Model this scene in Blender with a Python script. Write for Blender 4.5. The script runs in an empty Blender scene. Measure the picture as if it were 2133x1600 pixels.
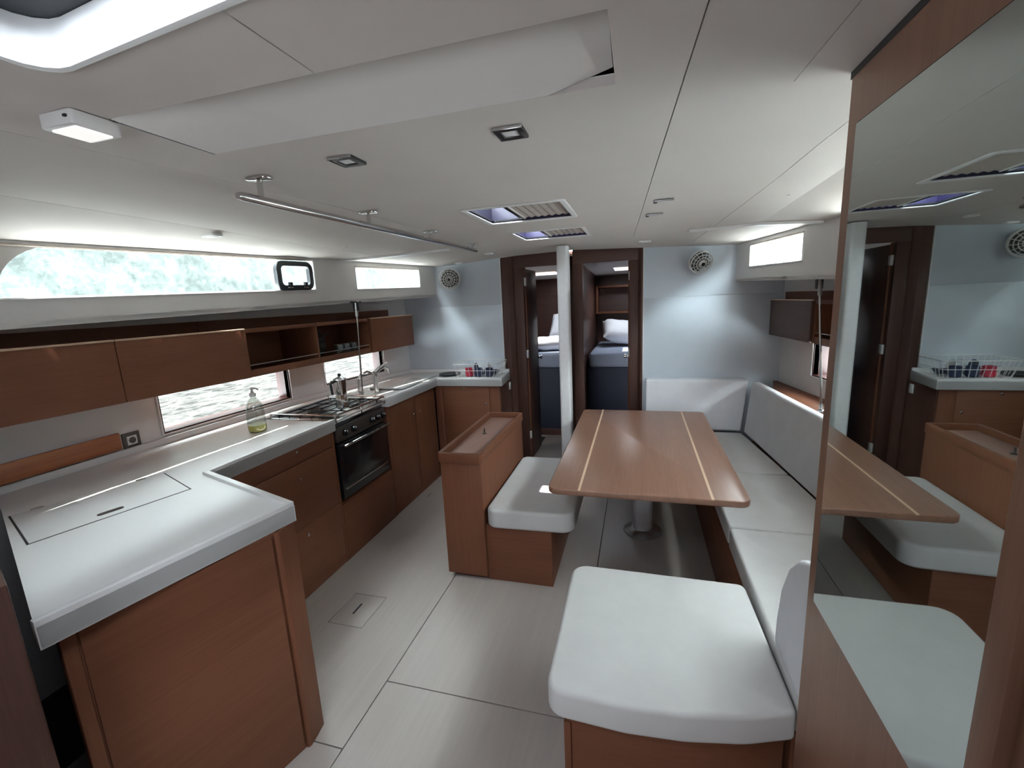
import bpy, bmesh, math, random
from mathutils import Vector, Matrix
random.seed(7)
scene = bpy.context.scene
C = scene.collection

# ------------------------------------------------------------------ camera
# world: X starboard, Y forward, Z up; saloon sole at z = 0
right = Vector((0.96195862, 0.26914272, -0.04688083))
down = Vector((0.00589925, -0.19202592, -0.98137212))
fwd = Vector((-0.2731315, 0.94376281, -0.18630873))
cam_d = bpy.data.cameras.new('camera')
cam = bpy.data.objects.new('camera', cam_d)
C.objects.link(cam)
cam_d.sensor_fit = 'HORIZONTAL'
cam_d.sensor_width = 36.0
cam_d.lens = 923.976 / 2133.0 * 36.0
cam_d.clip_start = 0.02
cam_d.clip_end = 600
m = Matrix((right, -down, -fwd)).transposed().to_4x4()
m.translation = Vector((0, 0, 1.60))
cam.matrix_world = m
scene.camera = cam

# ------------------------------------------------------------------ light
w = bpy.data.worlds.new('sky')
scene.world = w
w.use_nodes = True
wn = w.node_tree.nodes
bg = wn['Background']
bg.inputs['Color'].default_value = (0.90, 0.95, 1.0, 1)
bg.inputs['Strength'].default_value = 40.0
sun_d = bpy.data.lights.new('sun', 'SUN')
sun_d.energy = 26.0
sun_d.angle = math.radians(0.6)
sun_d.color = (1.0, 0.95, 0.88)
sun = bpy.data.objects.new('sun', sun_d)
C.objects.link(sun)
sun.location = (-1, 0, 8)
sun.rotation_euler = Vector((0.11, -0.19, -1.0)).to_track_quat('-Z', 'Y').to_euler()
vs = scene.view_settings
vs.view_transform = 'Standard'
vs.look = 'None'
vs.gamma = 1.0
vs.use_curve_mapping = False
vs.exposure = 0.18
scene.cycles.max_bounces = 14
scene.cycles.diffuse_bounces = 8
scene.cycles.glossy_bounces = 6
scene.cycles.transparent_max_bounces = 12
scene.cycles.sample_clamp_indirect = 8.0
scene.cycles.caustics_reflective = False
scene.cycles.caustics_refractive = False

def portal(name, x0, x1, y0, y1, z):
    d_ = bpy.data.lights.new(name, 'AREA')
    d_.shape = 'RECTANGLE'
    d_.size, d_.size_y = x1 - x0, y1 - y0
    d_.cycles.is_portal = True
    o_ = bpy.data.objects.new(name, d_)
    C.objects.link(o_)
    o_.location = ((x0 + x1) / 2, (y0 + y1) / 2, z)
    return o_
pw = portal('portal_washboard', -0.96, -0.14, -0.52, 0.52, 1.4)
pw.location.y = -1.13
pw.rotation_euler = (math.radians(90), 0, 0)
portal('portal_hatch', -0.93, -0.41, -0.11, 0.58, 2.10)
portal('portal_skylight', -0.75, -0.31, 1.94, 2.35, 2.105)
portal('portal_skylight', -0.75, -0.31, 2.71, 3.09, 2.10)

# ------------------------------------------------------------------ materials
def nmat(name):
    mt = bpy.data.materials.new(name)
    mt.use_nodes = True
    nt = mt.node_tree
    return mt, nt, nt.nodes['Principled BSDF']

def noise_map(nt, scale_vec, scale, detail=4, rough=0.6, distort=0.0):
    tc = nt.nodes.new('ShaderNodeTexCoord')
    mp = nt.nodes.new('ShaderNodeMapping')
    mp.inputs['Scale'].default_value = scale_vec
    nt.links.new(tc.outputs['Object'], mp.inputs['Vector'])
    no = nt.nodes.new('ShaderNodeTexNoise')
    no.inputs['Scale'].default_value = scale
    no.inputs['Detail'].default_value = detail
    no.inputs['Roughness'].default_value = rough
    no.inputs['Distortion'].default_value = distort
    nt.links.new(mp.outputs['Vector'], no.inputs['Vector'])
    return no

def ramp(nt, src, stops):
    r = nt.nodes.new('ShaderNodeValToRGB')
    el = r.color_ramp.elements
    while len(el) < len(stops):
        el.new(0.5)
    for e, (p, c) in zip(el, stops):
        e.position = p
        e.color = (*c, 1)
    nt.links.new(src, r.inputs['Fac'])
    return r

def bump(nt, bs, src, strength, dist=0.002):
    b = nt.nodes.new('ShaderNodeBump')
    b.inputs['Strength'].default_value = strength
    b.inputs['Distance'].default_value = dist
    nt.links.new(src, b.inputs['Height'])
    nt.links.new(b.outputs['Normal'], bs.inputs['Normal'])

def plain(name, col, rough=0.5, metal=0.0, var=0.06, scale=6.0, bmp=0.0, bscale=400.0, spec=0.5):
    mt, nt, bs = nmat(name)
    no = noise_map(nt, (1, 1, 1), scale, 3)
    lo = tuple(max(0, c * (1 - var)) for c in col)
    hi = tuple(min(1, c * (1 + var)) for c in col)
    r = ramp(nt, no.outputs['Fac'], [(0.3, lo), (0.7, hi)])
    nt.links.new(r.outputs['Color'], bs.inputs['Base Color'])
    bs.inputs['Roughness'].default_value = rough
    bs.inputs['Metallic'].default_value = metal
    bs.inputs['Specular IOR Level'].default_value = spec
    if bmp:
        n2 = noise_map(nt, (1, 1, 1), bscale, 2)
        bump(nt, bs, n2.outputs['Fac'], bmp, 0.001)
    return mt

def wood(name, dark, light, axis, rough=0.42, fine=95.0, contrast=1.0, spec=0.5, rotz=0.0):
    mt, nt, bs = nmat(name)
    sv = [1.0, 1.0, 1.0]
    sv[axis] = 0.035
    n1 = noise_map(nt, sv, fine, 5, 0.65)
    sv2 = [1.0, 1.0, 1.0]
    sv2[axis] = 0.10
    n2 = noise_map(nt, sv2, 9.0, 3, 0.5, 0.6)
    mx = nt.nodes.new('ShaderNodeMix')
    mx.data_type = 'FLOAT'
    mx.inputs[0].default_value = 0.45
    nt.links.new(n1.outputs['Fac'], mx.inputs[2])
    nt.links.new(n2.outputs['Fac'], mx.inputs[3])
    mid = 0.5
    r = ramp(nt, mx.outputs[0], [(mid - 0.22 / contrast, dark), (mid + 0.2 / contrast, light)])
    nt.links.new(r.outputs['Color'], bs.inputs['Base Color'])
    bs.inputs['Roughness'].default_value = rough
    bs.inputs['Specular IOR Level'].default_value = spec
    bump(nt, bs, n1.outputs['Fac'], 0.06, 0.001)
    if rotz:
        for mp in [n_ for n_ in nt.nodes if n_.type == 'MAPPING']:
            rt = nt.nodes.new('ShaderNodeMapping')
            rt.inputs['Rotation'].default_value = (0, 0, rotz)
            src = mp.inputs['Vector'].links[0].from_socket
            nt.links.new(src, rt.inputs['Vector'])
            nt.links.new(rt.outputs['Vector'], mp.inputs['Vector'])
    return mt

WD, WL = (0.128, 0.047, 0.024), (0.178, 0.073, 0.040)
M = {}
for i, a in enumerate('xyz'):
    M['wood_' + a] = wood('brown_oak_' + a, WD, WL, i, 0.5, 95.0, 0.9, 0.2)
    M['dwood_' + a] = wood('dark_walnut_' + a, (0.058, 0.026, 0.020), (0.095, 0.046, 0.035), i, 0.42, 95.0, 1.0, 0.3)
M['wood_pen'] = wood('brown_oak_peninsula', WD, WL, 1, 0.5, 95.0, 1.0, 0.2, math.atan2(0.152, 0.52))
M['wood_lit'] = wood('brown_oak_lit', (0.22, 0.112, 0.072), (0.32, 0.178, 0.118), 2, 0.42, 95.0, 1.0, 0.35)  # lighter copy of the oak; brighter light and sheen put into the colour
M['table'] = wood('table_oak', (0.175, 0.086, 0.056), (0.265, 0.145, 0.098), 1, 0.28)
M['inlay'] = plain('pale_inlay', (0.62, 0.44, 0.30), 0.35)
M['lip'] = plain('pale_edge_banding', (0.55, 0.38, 0.28), 0.4)
M['bezel'] = plain('black_bezel', (0.018, 0.016, 0.015), 0.3)
M['blade'] = plain('fan_shade_grey', (0.10, 0.10, 0.10), 0.5)  # dark grey stands in for the shadow inside the fan cages
M['satin'] = plain('satin_aluminium', (0.50, 0.50, 0.51), 0.35, 0.3)
M['floor'] = wood('pale_oak_laminate', (0.335, 0.300, 0.275), (0.41, 0.37, 0.34), 1, 0.36, 60.0, 0.7)
M['sub'] = plain('dark_joint', (0.03, 0.027, 0.025), 0.7)
M['board'] = wood('orange_board', (0.20, 0.055, 0.018), (0.46, 0.17, 0.06), 1, 0.3, 40.0, 1.3)
M['ceil'] = plain('ceiling_vinyl', (0.61, 0.57, 0.535), 0.7, 0, 0.02, 4.0, 0.08, 500)
M['panel'] = plain('pale_panel', (0.74, 0.72, 0.69), 0.5, 0, 0.02)
M['white'] = plain('white_gelcoat', (0.82, 0.83, 0.825), 0.35, 0, 0.02)
M['bulk'] = plain('white_panel_sky_tint', (0.60, 0.67, 0.74), 0.45, 0, 0.02)  # white panels with the blue cast of the sky mixed into their colour
M['hull'] = plain('grey_lining', (0.78, 0.78, 0.78), 0.6, 0, 0.03, 5, 0.05, 300)
M['counter'] = plain('solid_surface', (0.76, 0.77, 0.765), 0.38, 0, 0.01, 3, 0, 400, 0.4)
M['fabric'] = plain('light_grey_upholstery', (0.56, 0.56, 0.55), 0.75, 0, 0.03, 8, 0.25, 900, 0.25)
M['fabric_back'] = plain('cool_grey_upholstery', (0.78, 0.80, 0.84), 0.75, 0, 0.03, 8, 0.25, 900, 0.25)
M['seam'] = plain('dark_seam', (0.05, 0.055, 0.065), 0.8)
M['chrome'] = plain('stainless', (0.72, 0.72, 0.72), 0.16, 1.0, 0.03)
M['steel'] = plain('brushed_steel', (0.52, 0.52, 0.52), 0.32, 1.0, 0.05)
M['pewter'] = plain('dark_bezel', (0.10, 0.09, 0.08), 0.35, 0.6)
M['black'] = plain('black_enamel', (0.012, 0.012, 0.014), 0.18)
M['rubber'] = plain('black_rubber', (0.016, 0.018, 0.022), 0.5)
M['navy'] = plain('navy_berth_front', (0.018, 0.022, 0.045), 0.6)
M['linen'] = plain('white_linen', (0.78, 0.78, 0.80), 0.85, 0, 0.03, 12)
M['sheet'] = plain('blue_grey_sheet', (0.36, 0.41, 0.52), 0.85, 0, 0.03, 12)
M['plastic'] = plain('white_plastic', (0.80, 0.80, 0.79), 0.35, 0, 0.01)
M['blind'] = plain('taupe_blind', (0.42, 0.37, 0.33), 0.8, 0, 0.04, 20)
M['alu'] = plain('mast_paint', (0.74, 0.75, 0.75), 0.35, 0.0, 0.03, 30)
M['red'] = plain('red_ceramic', (0.45, 0.03, 0.06), 0.3)
M['bluec'] = plain('dark_blue_ceramic', (0.03, 0.04, 0.09), 0.3)
M['tray'] = wood('tray_oak', (0.24, 0.135, 0.105), (0.32, 0.19, 0.15), 1, 0.4)
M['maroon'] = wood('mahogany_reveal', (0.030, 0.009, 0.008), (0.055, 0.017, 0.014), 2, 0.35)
M['soap'] = plain('yellow_soap', (0.75, 0.72, 0.12), 0.2)

def emit_lens(name, col, strength):
    mt, nt, bs = nmat(name)
    bs.inputs['Base Color'].default_value = (*col, 1)
    bs.inputs['Emission Color'].default_value = (*col, 1)
    bs.inputs['Emission Strength'].default_value = strength
    return mt
M['lens'] = emit_lens('lamp_lens', (1.0, 0.98, 0.94), 0.6)

def glass(name, tint, refl=0.06, rough=0.02):
    mt = bpy.data.materials.new(name)
    mt.use_nodes = True
    nt = mt.node_tree
    nt.nodes.remove(nt.nodes['Principled BSDF'])
    out = nt.nodes['Material Output']
    tr = nt.nodes.new('ShaderNodeBsdfTransparent')
    tr.inputs['Color'].default_value = (*tint, 1)
    gl = nt.nodes.new('ShaderNodeBsdfGlossy')
    gl.inputs['Roughness'].default_value = rough
    mx = nt.nodes.new('ShaderNodeMixShader')
    mx.inputs[0].default_value = refl
    nt.links.new(tr.outputs[0], mx.inputs[1])
    nt.links.new(gl.outputs[0], mx.inputs[2])
    nt.links.new(mx.outputs[0], out.inputs['Surface'])
    return mt
M['glass'] = glass('clear_pane', (0.93, 0.97, 0.96))
M['smoked'] = glass('skylight_acrylic', (0.90, 0.92, 0.94), 0.05, 0.05)
M['purple'] = plain('smoked_lid_edge', (0.014, 0.011, 0.040), 0.3)
M['smoked2'] = glass('hatch_acrylic', (0.56, 0.57, 0.585), 0.05, 0.05)
M['washboard'] = glass('washboard_acrylic', (0.47, 0.475, 0.485), 0.05, 0.05)
M['bottle'] = glass('bottle_plastic', (0.78, 0.80, 0.77), 0.16, 0.15)
M['tumbler'] = glass('drinking_glass', (0.80, 0.84, 0.84), 0.22, 0.05)

mt, nt, bs = nmat('mirror_silver')
bs.inputs['Base Color'].default_value = (0.60, 0.66, 0.64, 1)
bs.inputs['Metallic'].default_value = 1.0
bs.inputs['Roughness'].default_value = 0.015
M['mirror'] = mt

mt, nt, bs = nmat('hillside_scrub')
n1 = noise_map(nt, (1, 1, 1), 2.0, 8, 0.85)
r = ramp(nt, n1.outputs['Fac'], [(0.40, (0.005, 0.009, 0.008)), (0.50, (0.021, 0.028, 0.0255)), (0.58, (0.041, 0.045, 0.043))])
nt.links.new(r.outputs['Color'], bs.inputs['Base Color'])
bs.inputs['Roughness'].default_value = 0.95
M['hill'] = mt
mt, nt, bs = nmat('pale_cliff')
n1 = noise_map(nt, (1, 1, 1), 2.2, 8, 0.8)
r = ramp(nt, n1.outputs['Fac'], [(0.38, (0.008, 0.009, 0.009)), (0.50, (0.026, 0.027, 0.026)), (0.60, (0.046, 0.046, 0.044))])
nt.links.new(r.outputs['Color'], bs.inputs['Base Color'])
bs.inputs['Roughness'].default_value = 0.95
M['cliff'] = mt
mt, nt, bs = nmat('glittering_water')
n1 = noise_map(nt, (1, 0.45, 1), 9.0, 6, 0.75)
r = ramp(nt, n1.outputs['Fac'], [(0.40, (0.005, 0.0045, 0.004)), (0.50, (0.024, 0.0225, 0.021)), (0.60, (0.046, 0.044, 0.041))])
nt.links.new(r.outputs['Color'], bs.inputs['Base Color'])
bs.inputs['Roughness'].default_value = 0.6
bs.inputs['Specular IOR Level'].default_value = 0.05
bump(nt, bs, n1.outputs['Fac'], 0.5, 0.05)
M['water'] = mt

# ------------------------------------------------------------------ mesh helpers
def world_origin(o):
    v = Vector(o.location)
    while o.parent:
        o = o.parent
        v += Vector(o.location)
    return v

def finish(name, bm, mat, parent=None, bevel=0.0, seg=2, smooth=35):
    if bevel:
        bmesh.ops.remove_doubles(bm, verts=bm.verts, dist=1e-5)
        bmesh.ops.recalc_face_normals(bm, faces=bm.faces)
        es = [e for e in bm.edges if len(e.link_faces) == 2 and e.calc_face_angle(0) > 0.5]
        bmesh.ops.bevel(bm, geom=es, offset=bevel, segments=seg, profile=0.5, affect='EDGES', clamp_overlap=True)
    else:
        bmesh.ops.recalc_face_normals(bm, faces=bm.faces)
    xs = [v.co.x for v in bm.verts]
    ys = [v.co.y for v in bm.verts]
    zs = [v.co.z for v in bm.verts]
    org = Vector(((min(xs) + max(xs)) / 2, (min(ys) + max(ys)) / 2, min(zs)))
    for v in bm.verts:
        v.co -= org
    me = bpy.data.meshes.new(name)
    bm.to_mesh(me)
    bm.free()
    me.polygons.foreach_set('use_smooth', [True] * len(me.polygons))
    me.set_sharp_from_angle(angle=math.radians(smooth))
    me.materials.append(M[mat] if isinstance(mat, str) else mat)
    o = bpy.data.objects.new(name, me)
    C.objects.link(o)
    if parent:
        o.parent = parent
        o.location = org - world_origin(parent)
    else:
        o.location = org
    return o

def thing(name, label, cat, loc=(0, 0, 0), group=None):
    o = bpy.data.objects.new(name, None)
    o.empty_display_size = 0.1
    C.objects.link(o)
    o.location = loc
    return tag(o, label, cat, group)

def tag(o, label, cat, group=None):
    o['label'] = label
    o['category'] = cat
    if group:
        o['group'] = group
    return o

def struct(o, label=None, cat=None):
    o['kind'] = 'structure'
    if label:
        o['label'] = label
    if cat:
        o['category'] = cat
    return o

def b_box(bm, x0, x1, y0, y1, z0, z1):
    vs_ = [bm.verts.new(p) for p in ((x0, y0, z0), (x1, y0, z0), (x1, y1, z0), (x0, y1, z0),
                                     (x0, y0, z1), (x1, y0, z1), (x1, y1, z1), (x0, y1, z1))]
    for f in ((0, 3, 2, 1), (4, 5, 6, 7), (0, 1, 5, 4), (1, 2, 6, 5), (2, 3, 7, 6), (3, 0, 4, 7)):
        bm.faces.new([vs_[i] for i in f])

def b_prism(bm, poly, z0, z1, top=None):
    top = top or poly
    a = [bm.verts.new((x, y, z0)) for x, y in poly]
    b = [bm.verts.new((x, y, z1)) for x, y in top]
    n = len(poly)
    bm.faces.new(a[::-1])
    bm.faces.new(b)
    for i in range(n):
        j = (i + 1) % n
        bm.faces.new((a[i], a[j], b[j], b[i]))

def b_tube(bm, pts, r, seg=10, closed=False):
    pts = [Vector(p) for p in pts]
    n = len(pts)
    rings = []
    up = None
    for i, p in enumerate(pts):
        if closed:
            t = pts[(i + 1) % n] - pts[i - 1]
        else:
            t = pts[min(i + 1, n - 1)] - pts[max(i - 1, 0)]
        t.normalize()
        if up is None:
            up = t.orthogonal().normalized()
        up = (up - t * up.dot(t)).normalized()
        s = t.cross(up)
        rr = r[i] if isinstance(r, (list, tuple)) else r
        rings.append([bm.verts.new(p + (up * math.cos(a) + s * math.sin(a)) * rr)
                      for a in (2 * math.pi * k / seg for k in range(seg))])
    cnt = n if closed else n - 1
    for i in range(cnt):
        A, B = rings[i], rings[(i + 1) % n]
        if closed and i == n - 1:
            off = min(range(seg), key=lambda k: (A[0].co - B[k].co).length)
            B = B[off:] + B[:off]
        for k in range(seg):
            l = (k + 1) % seg
            bm.faces.new((A[k], A[l], B[l], B[k]))
    if not closed:
        bm.faces.new(rings[0][::-1])
        bm.faces.new(rings[-1])

def b_lathe(bm, prof, base=(0, 0, 0), axis=(0, 0, 1), seg=24):
    ax = Vector(axis).normalized()
    u = ax.orthogonal().normalized()
    v = ax.cross(u)
    base = Vector(base)
    rings = []
    for r, h in prof:
        r = max(r, 1e-4)
        rings.append([bm.verts.new(base + ax * h + (u * math.cos(a) + v * math.sin(a)) * r)
                      for a in (2 * math.pi * k / seg for k in range(seg))])
    for A, B in zip(rings, rings[1:]):
        for k in range(seg):
            l = (k + 1) % seg
            bm.faces.new((A[k], A[l], B[l], B[k]))
    bm.faces.new(rings[0][::-1])
    bm.faces.new(rings[-1])

def b_surf(bm, us, vs_, f, off, holes=()):
    """sheet f(u, v) with thickness off(u, v); rectangular (u0, u1, v0, v1) holes"""
    us = sorted(set([round(u, 5) for u in us] + [round(h[i], 5) for h in holes for i in (0, 1) if us[0] < h[i] < us[-1]]))
    vs_ = sorted(set([round(v, 5) for v in vs_] + [round(h[i], 5) for h in holes for i in (2, 3) if vs_[0] < h[i] < vs_[-1]]))
    nu, nv = len(us), len(vs_)
    A = {}
    B = {}
    def gv(D, i, j, o):
        if (i, j) not in D:
            p = Vector(f(us[i], vs_[j]))
            if o:
                p = p + Vector(off(us[i], vs_[j]))
            D[(i, j)] = bm.verts.new(p)
        return D[(i, j)]
    def inside(i, j):
        if i < 0 or j < 0 or i >= nu - 1 or j >= nv - 1:
            return False
        cu, cv = (us[i] + us[i + 1]) / 2, (vs_[j] + vs_[j + 1]) / 2
        return not any(h[0] < cu < h[1] and h[2] < cv < h[3] for h in holes)
    for i in range(nu - 1):
        for j in range(nv - 1):
            if not inside(i, j):
                continue
            k = ((i, j), (i + 1, j), (i + 1, j + 1), (i, j + 1))
            bm.faces.new([gv(A, *q, False) for q in k])
            bm.faces.new([gv(B, *q, True) for q in k[::-1]])
            for (di, dj), (a, b) in (((0, -1), (0, 1)), ((1, 0), (1, 2)), ((0, 1), (2, 3)), ((-1, 0), (3, 0))):
                if not inside(i + di, j + dj):
                    bm.faces.new([gv(A, *k[b], False), gv(A, *k[a], False), gv(B, *k[a], True), gv(B, *k[b], True)])

def box(name, x0, x1, y0, y1, z0, z1, mat, parent=None, bevel=0.002, seg=2):
    bm = bmesh.new()
    b_box(bm, x0, x1, y0, y1, z0, z1)
    return finish(name, bm, mat, parent, bevel, seg)

def prism(name, poly, z0, z1, mat, parent=None, bevel=0.002, seg=2, top=None):
    bm = bmesh.new()
    b_prism(bm, poly, z0, z1, top)
    return finish(name, bm, mat, parent, bevel, seg)

def tube(name, pts, r, mat, parent=None, seg=10, closed=False):
    bm = bmesh.new()
    b_tube(bm, pts, r, seg, closed)
    return finish(name, bm, mat, parent)

def lathe(name, prof, base, mat, parent=None, axis=(0, 0, 1), seg=24):
    bm = bmesh.new()
    b_lathe(bm, prof, base, axis, seg)
    return finish(name, bm, mat, parent)

def rpoly(pts, rad, n=5):
    out = []
    N = len(pts)
    for i in range(N):
        p = Vector(pts[i])
        r = rad[i] if isinstance(rad, (list, tuple)) else rad
        if r <= 0:
            out.append((p.x, p.y))
            continue
        a = (Vector(pts[i - 1]) - p).normalized()
        b = (Vector(pts[(i + 1) % N]) - p).normalized()
        ang = a.angle(b)
        d = r / math.tan(ang / 2)
        c = p + (a + b).normalized() * (r / math.sin(ang / 2))
        s, e = p + a * d - c, p + b * d - c
        tot = s.angle(e)
        for k in range(n + 1):
            t = k / n
            q = (s * math.sin((1 - t) * tot) + e * math.sin(t * tot)) / math.sin(tot)
            out.append((c.x + q.x, c.y + q.y))
    return out

def circle3(c, r, ax, n=28):
    ax = Vector(ax).normalized()
    u = ax.orthogonal().normalized()
    v = ax.cross(u)
    c = Vector(c)
    return [c + (u * math.cos(2 * math.pi * k / n) + v * math.sin(2 * math.pi * k / n)) * r for k in range(n)]

def lerp(tab, y):
    if y <= tab[0][0]:
        return tab[0][1]
    for (a, va), (b, vb) in zip(tab, tab[1:]):
        if y <= b:
            return va + (vb - va) * (y - a) / (b - a)
    return tab[-1][1]

def frange(a, b, n):
    return [a + (b - a) * i / n for i in range(n + 1)]

def copy_tree(o, delta, parent=None):
    c = o.copy()
    C.objects.link(c)
    c.parent = parent
    if parent is None:
        c.location = Vector(o.location) + Vector(delta)
    for ch in list(o.children):
        copy_tree(ch, (0, 0, 0), c)
    return c

# ------------------------------------------------------------------ hull lines (offsets from the centreline)
CL = -0.56
HW = [(-1.1, 1.92), (1.05, 1.92), (2.06, 1.89), (2.73, 1.85), (4.0, 1.66)]
SO = [(-1.1, 1.60), (1.0, 1.595), (2.8, 1.535), (4.0, 1.31)]
def hw(y): return lerp(HW, y)
def so(y): return lerp(SO, y)
def zb(y): return 1.578 + 0.028 * (y - 0.95)
def zt(y): return lerp([(0.9, 1.885), (2.6, 1.935), (4.0, 1.945)], y)
YB = 4.0       # forward bulkhead
YA = -1.1      # aft end
def cz(x, y):
    dx = abs(x - CL)
    if x > CL:
        return 2.0 + 0.022 * min(1, max(0, dx - 0.55) / 0.4) * min(1, max(0, 2.0 - y)) - 0.050 * min(1, max(0, y - 1.6) / 2.4) * min(1, dx / 1.2)
    return 2.0 - 0.030 * max(0, dx - 0.5) / 0.75 - 0.010 * max(0, y - 1) * min(1, dx / 1.2)

# ================================================================== SETTING
# ---- floor
floor = struct(box('floor', -2.52, 1.36, YA, 5.0, -0.06, -0.012, 'sub', None, 0))
G = 0.0025
def fpanel(x0, x1, y0, y1, holes=()):
    bm = bmesh.new()
    b_surf(bm, [x0 + G, x1 - G], [y0 + G, y1 - G], lambda u, v: (u, v, 0.0), lambda u, v: (0, 0, -0.012), holes)
    return finish('floor_panel', bm, 'floor', floor)
fpanel(-2.0, -1.042, 1.12, 4.0, [(-1.545, -1.342, 1.68, 1.92), (-1.712, -1.702, 3.16, 3.25)])
fpanel(-2.0, -1.042, YA, 1.12)
fpanel(-1.042, -0.228, 1.425, 5.0)
fpanel(-1.042, -0.228, YA, 1.425)
fpanel(-0.228, 1.2, YA, 1.425)
fpanel(-0.228, 1.2, 1.425, 5.0)
fh = box('floor_hatch', -1.5415, -1.3455, 1.6835, 1.9165, -0.012, 0.0, 'floor', floor, 0.001)
box('finger_slot', -1.456, -1.446, 1.765, 1.845, -0.0005, 0.0012, 'rubber', fh, 0)

# ---- ceiling
hatch_open = (-0.925, -0.42, -0.10, 0.575)
rec_open = (-1.045, -0.045, 0.735, 0.975)
sky1 = (-0.745, -0.315, 1.945, 2.345)
sky2 = (-0.745, -0.320, 2.715, 3.085)
holes = [hatch_open, rec_open, sky1, sky2]
def cback(u, v): return (u, v, cz(u, v) + 0.02)
bm = bmesh.new()
b_surf(bm, frange(-1.85, 0.74, 14), frange(YA, YB + 0.05, 16), cback, lambda u, v: (0, 0, 0.012), holes)
ceiling = struct(finish('ceiling', bm, 'sub'))
def xl(y): return lerp([(0.0, -1.36), (0.68, -1.265), (1.7, -1.135), (4.0, -1.12)], y)
def xm(y): return 0.135 - 0.052 * y
def xr(y): return 0.60 - 0.056 * y
def cpanel(fa, fb, hs=(), n=6, za=None, zc=None, ys=None, ga=0.0013, gb=0.0013):
    """panel between side lines fa(y), fb(y); holes given in true x, y"""
    bm = bmesh.new()
    ysr = ys or frange(YA, YB, 17)
    def f(u, v):
        a, b = fa(v) + ga, fb(v) - gb
        x = a + (b - a) * u
        if za:
            z = za(v) + (zc(v) - za(v)) * u
        else:
            z = cz(x, v)
        return (x, v, z)
    b_surf(bm, frange(0, 1, n), ysr, f, lambda u, v: (0, 0, 0.018))
    return finish('ceiling_panel', bm, 'ceil', ceiling)
# centre panel: the rectangle with all openings, side strips follow the seams
bm = bmesh.new()
def fc(u, v):
    if u < -1.05:
        x = xl(v) + 0.0013
    elif u > -0.039:
        x = xm(v) - 0.0013
    else:
        x = u
    yy = v
    if abs(v - 0.575) < 1e-3:
        yy = 0.580 - 0.1 * (min(-0.42, max(-0.925, x)) + 0.925)
    return (x, yy, cz(x, yy))
b_surf(bm, [-1.3, -1.05] + frange(-1.045, -0.045, 5) + [-0.04, 0.1], frange(YA, YB, 17), fc,
       lambda u, v: (0, 0, 0.018), holes + [(-0.5415, -0.5390, 0.575, 0.735)])
finish('ceiling_panel', bm, 'ceil', ceiling)
cpanel(lambda y: -1.80, xl)
bm = bmesh.new()
b_surf(bm, [0, 0.25, 0.4975, 0.5025, 0.75, 1], frange(YA, 1.14, 5) + frange(1.3, YB, 8), 
       lambda u, v: (lambda x: (x, v, cz(x, v)))((xm(v) + 0.0013) + (xr(v) - xm(v) - 0.0026) * u),
       lambda u, v: (0, 0, 0.018), [(0.4975, 0.5025, YA - 1, 1.14)])
finish('ceiling_panel', bm, 'ceil', ceiling)
def xr2(y): return 2 * CL + 1.80
cpanel(xr, lambda y: min(0.68, CL + so(y) - 0.05), gb=0.0)
# outboard sloping strips
ysk = [YA, 0, 1, 1.8, 2.6, 2.8, 3.1, 3.5, YB]
cpanel(lambda y: CL - so(y) - 0.004, lambda y: -1.80 if CL - so(y) < -1.82 else -1.80, (), 4,
       zt, lambda y: cz(-1.80, y), ysk)
cpanel(lambda y: min(0.68, CL + so(y) - 0.05), lambda y: CL + so(y) + 0.006, (), 4,
       lambda y: cz(0.68, y), zt, ysk, 0.0)

# ---- coachroof sides (window band) and their ledges
def side_map(s):
    def f(u, v):
        return (CL + s * so(u), u, zb(u) + (zt(u) - zb(u)) * v)
    return f
win_a = (0.90, 2.60)
win_b = (3.00, 3.76)
win_c = (0.7, 2.66)
def band(side, name, label, wins):
    s = -1 if side == 'left' else 1
    bm = bmesh.new()
    hs = [(a, b, lo, hi) for a, b, lo, hi in wins]
    b_surf(bm, [YA, 0, 1.0, 1.8, 2.8, 3.4, YB], [-0.0, 0.5, 1.02], side_map(s), lambda u, v: (s * 0.004, 0, 0), hs)
    o = struct(finish(name, bm, 'white'), label)
    bm = bmesh.new()
    b_surf(bm, [YA, 0, 1.05, 2.06, 2.8, 3.4, YB], [0, 1],
           lambda u, v: (CL + s * (so(u) + (hw(u) + 0.03 - so(u)) * v), u, zb(u) + 0.003), lambda u, v: (0, 0, 0.02))
    finish('ledge', bm, 'hull', o)
    return o
wl_up = band('left', 'wall_left_upper', 'pale cabin side band holding the long window above the galley',
             [(win_a[0], win_a[1], 0.34, 0.955), (win_b[0], win_b[1], 0.33, 0.87)])
wr_up = band('right', 'wall_right_upper', 'pale cabin side band with small window above the settee',
             [(win_b[0] + 0.06, win_b[1], 0.36, 0.90), (0.8, 2.60, 0.34, 0.93)])

def side_window(n, s, y0, y1, lo, hi, label, frame='white'):
    f = side_map(s)
    e = bpy.data.objects.new('window_%d' % n, None)
    C.objects.link(e)
    e.location = f((y0 + y1) / 2, lo)
    struct(e, label)
    bm = bmesh.new()
    b_surf(bm, frange(y0 - 0.01, y1 + 0.01, 6), [lo - 0.03, hi + 0.03], lambda u, v: Vector(f(u, v)) + Vector((s * 0.014, 0, 0)),
           lambda u, v: (s * 0.005, 0, 0))
    finish('pane', bm, 'glass', e)
    for v, nm in ((lo, 'sill'), (hi, 'head')):
        bm = bmesh.new()
        b_tube(bm, [Vector(f(y, v)) + Vector((-s * 0.002, 0, 0)) for y in frange(y0, y1, 8)], 0.006, 6)
        finish(nm, bm, frame if nm == 'sill' else 'blind', e)
    for y in (y0, y1):
        bm = bmesh.new()
        b_tube(bm, [Vector(f(y, lo)), Vector(f(y, hi))], 0.006, 6)
        finish('jamb', bm, frame, e)
    return e
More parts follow.
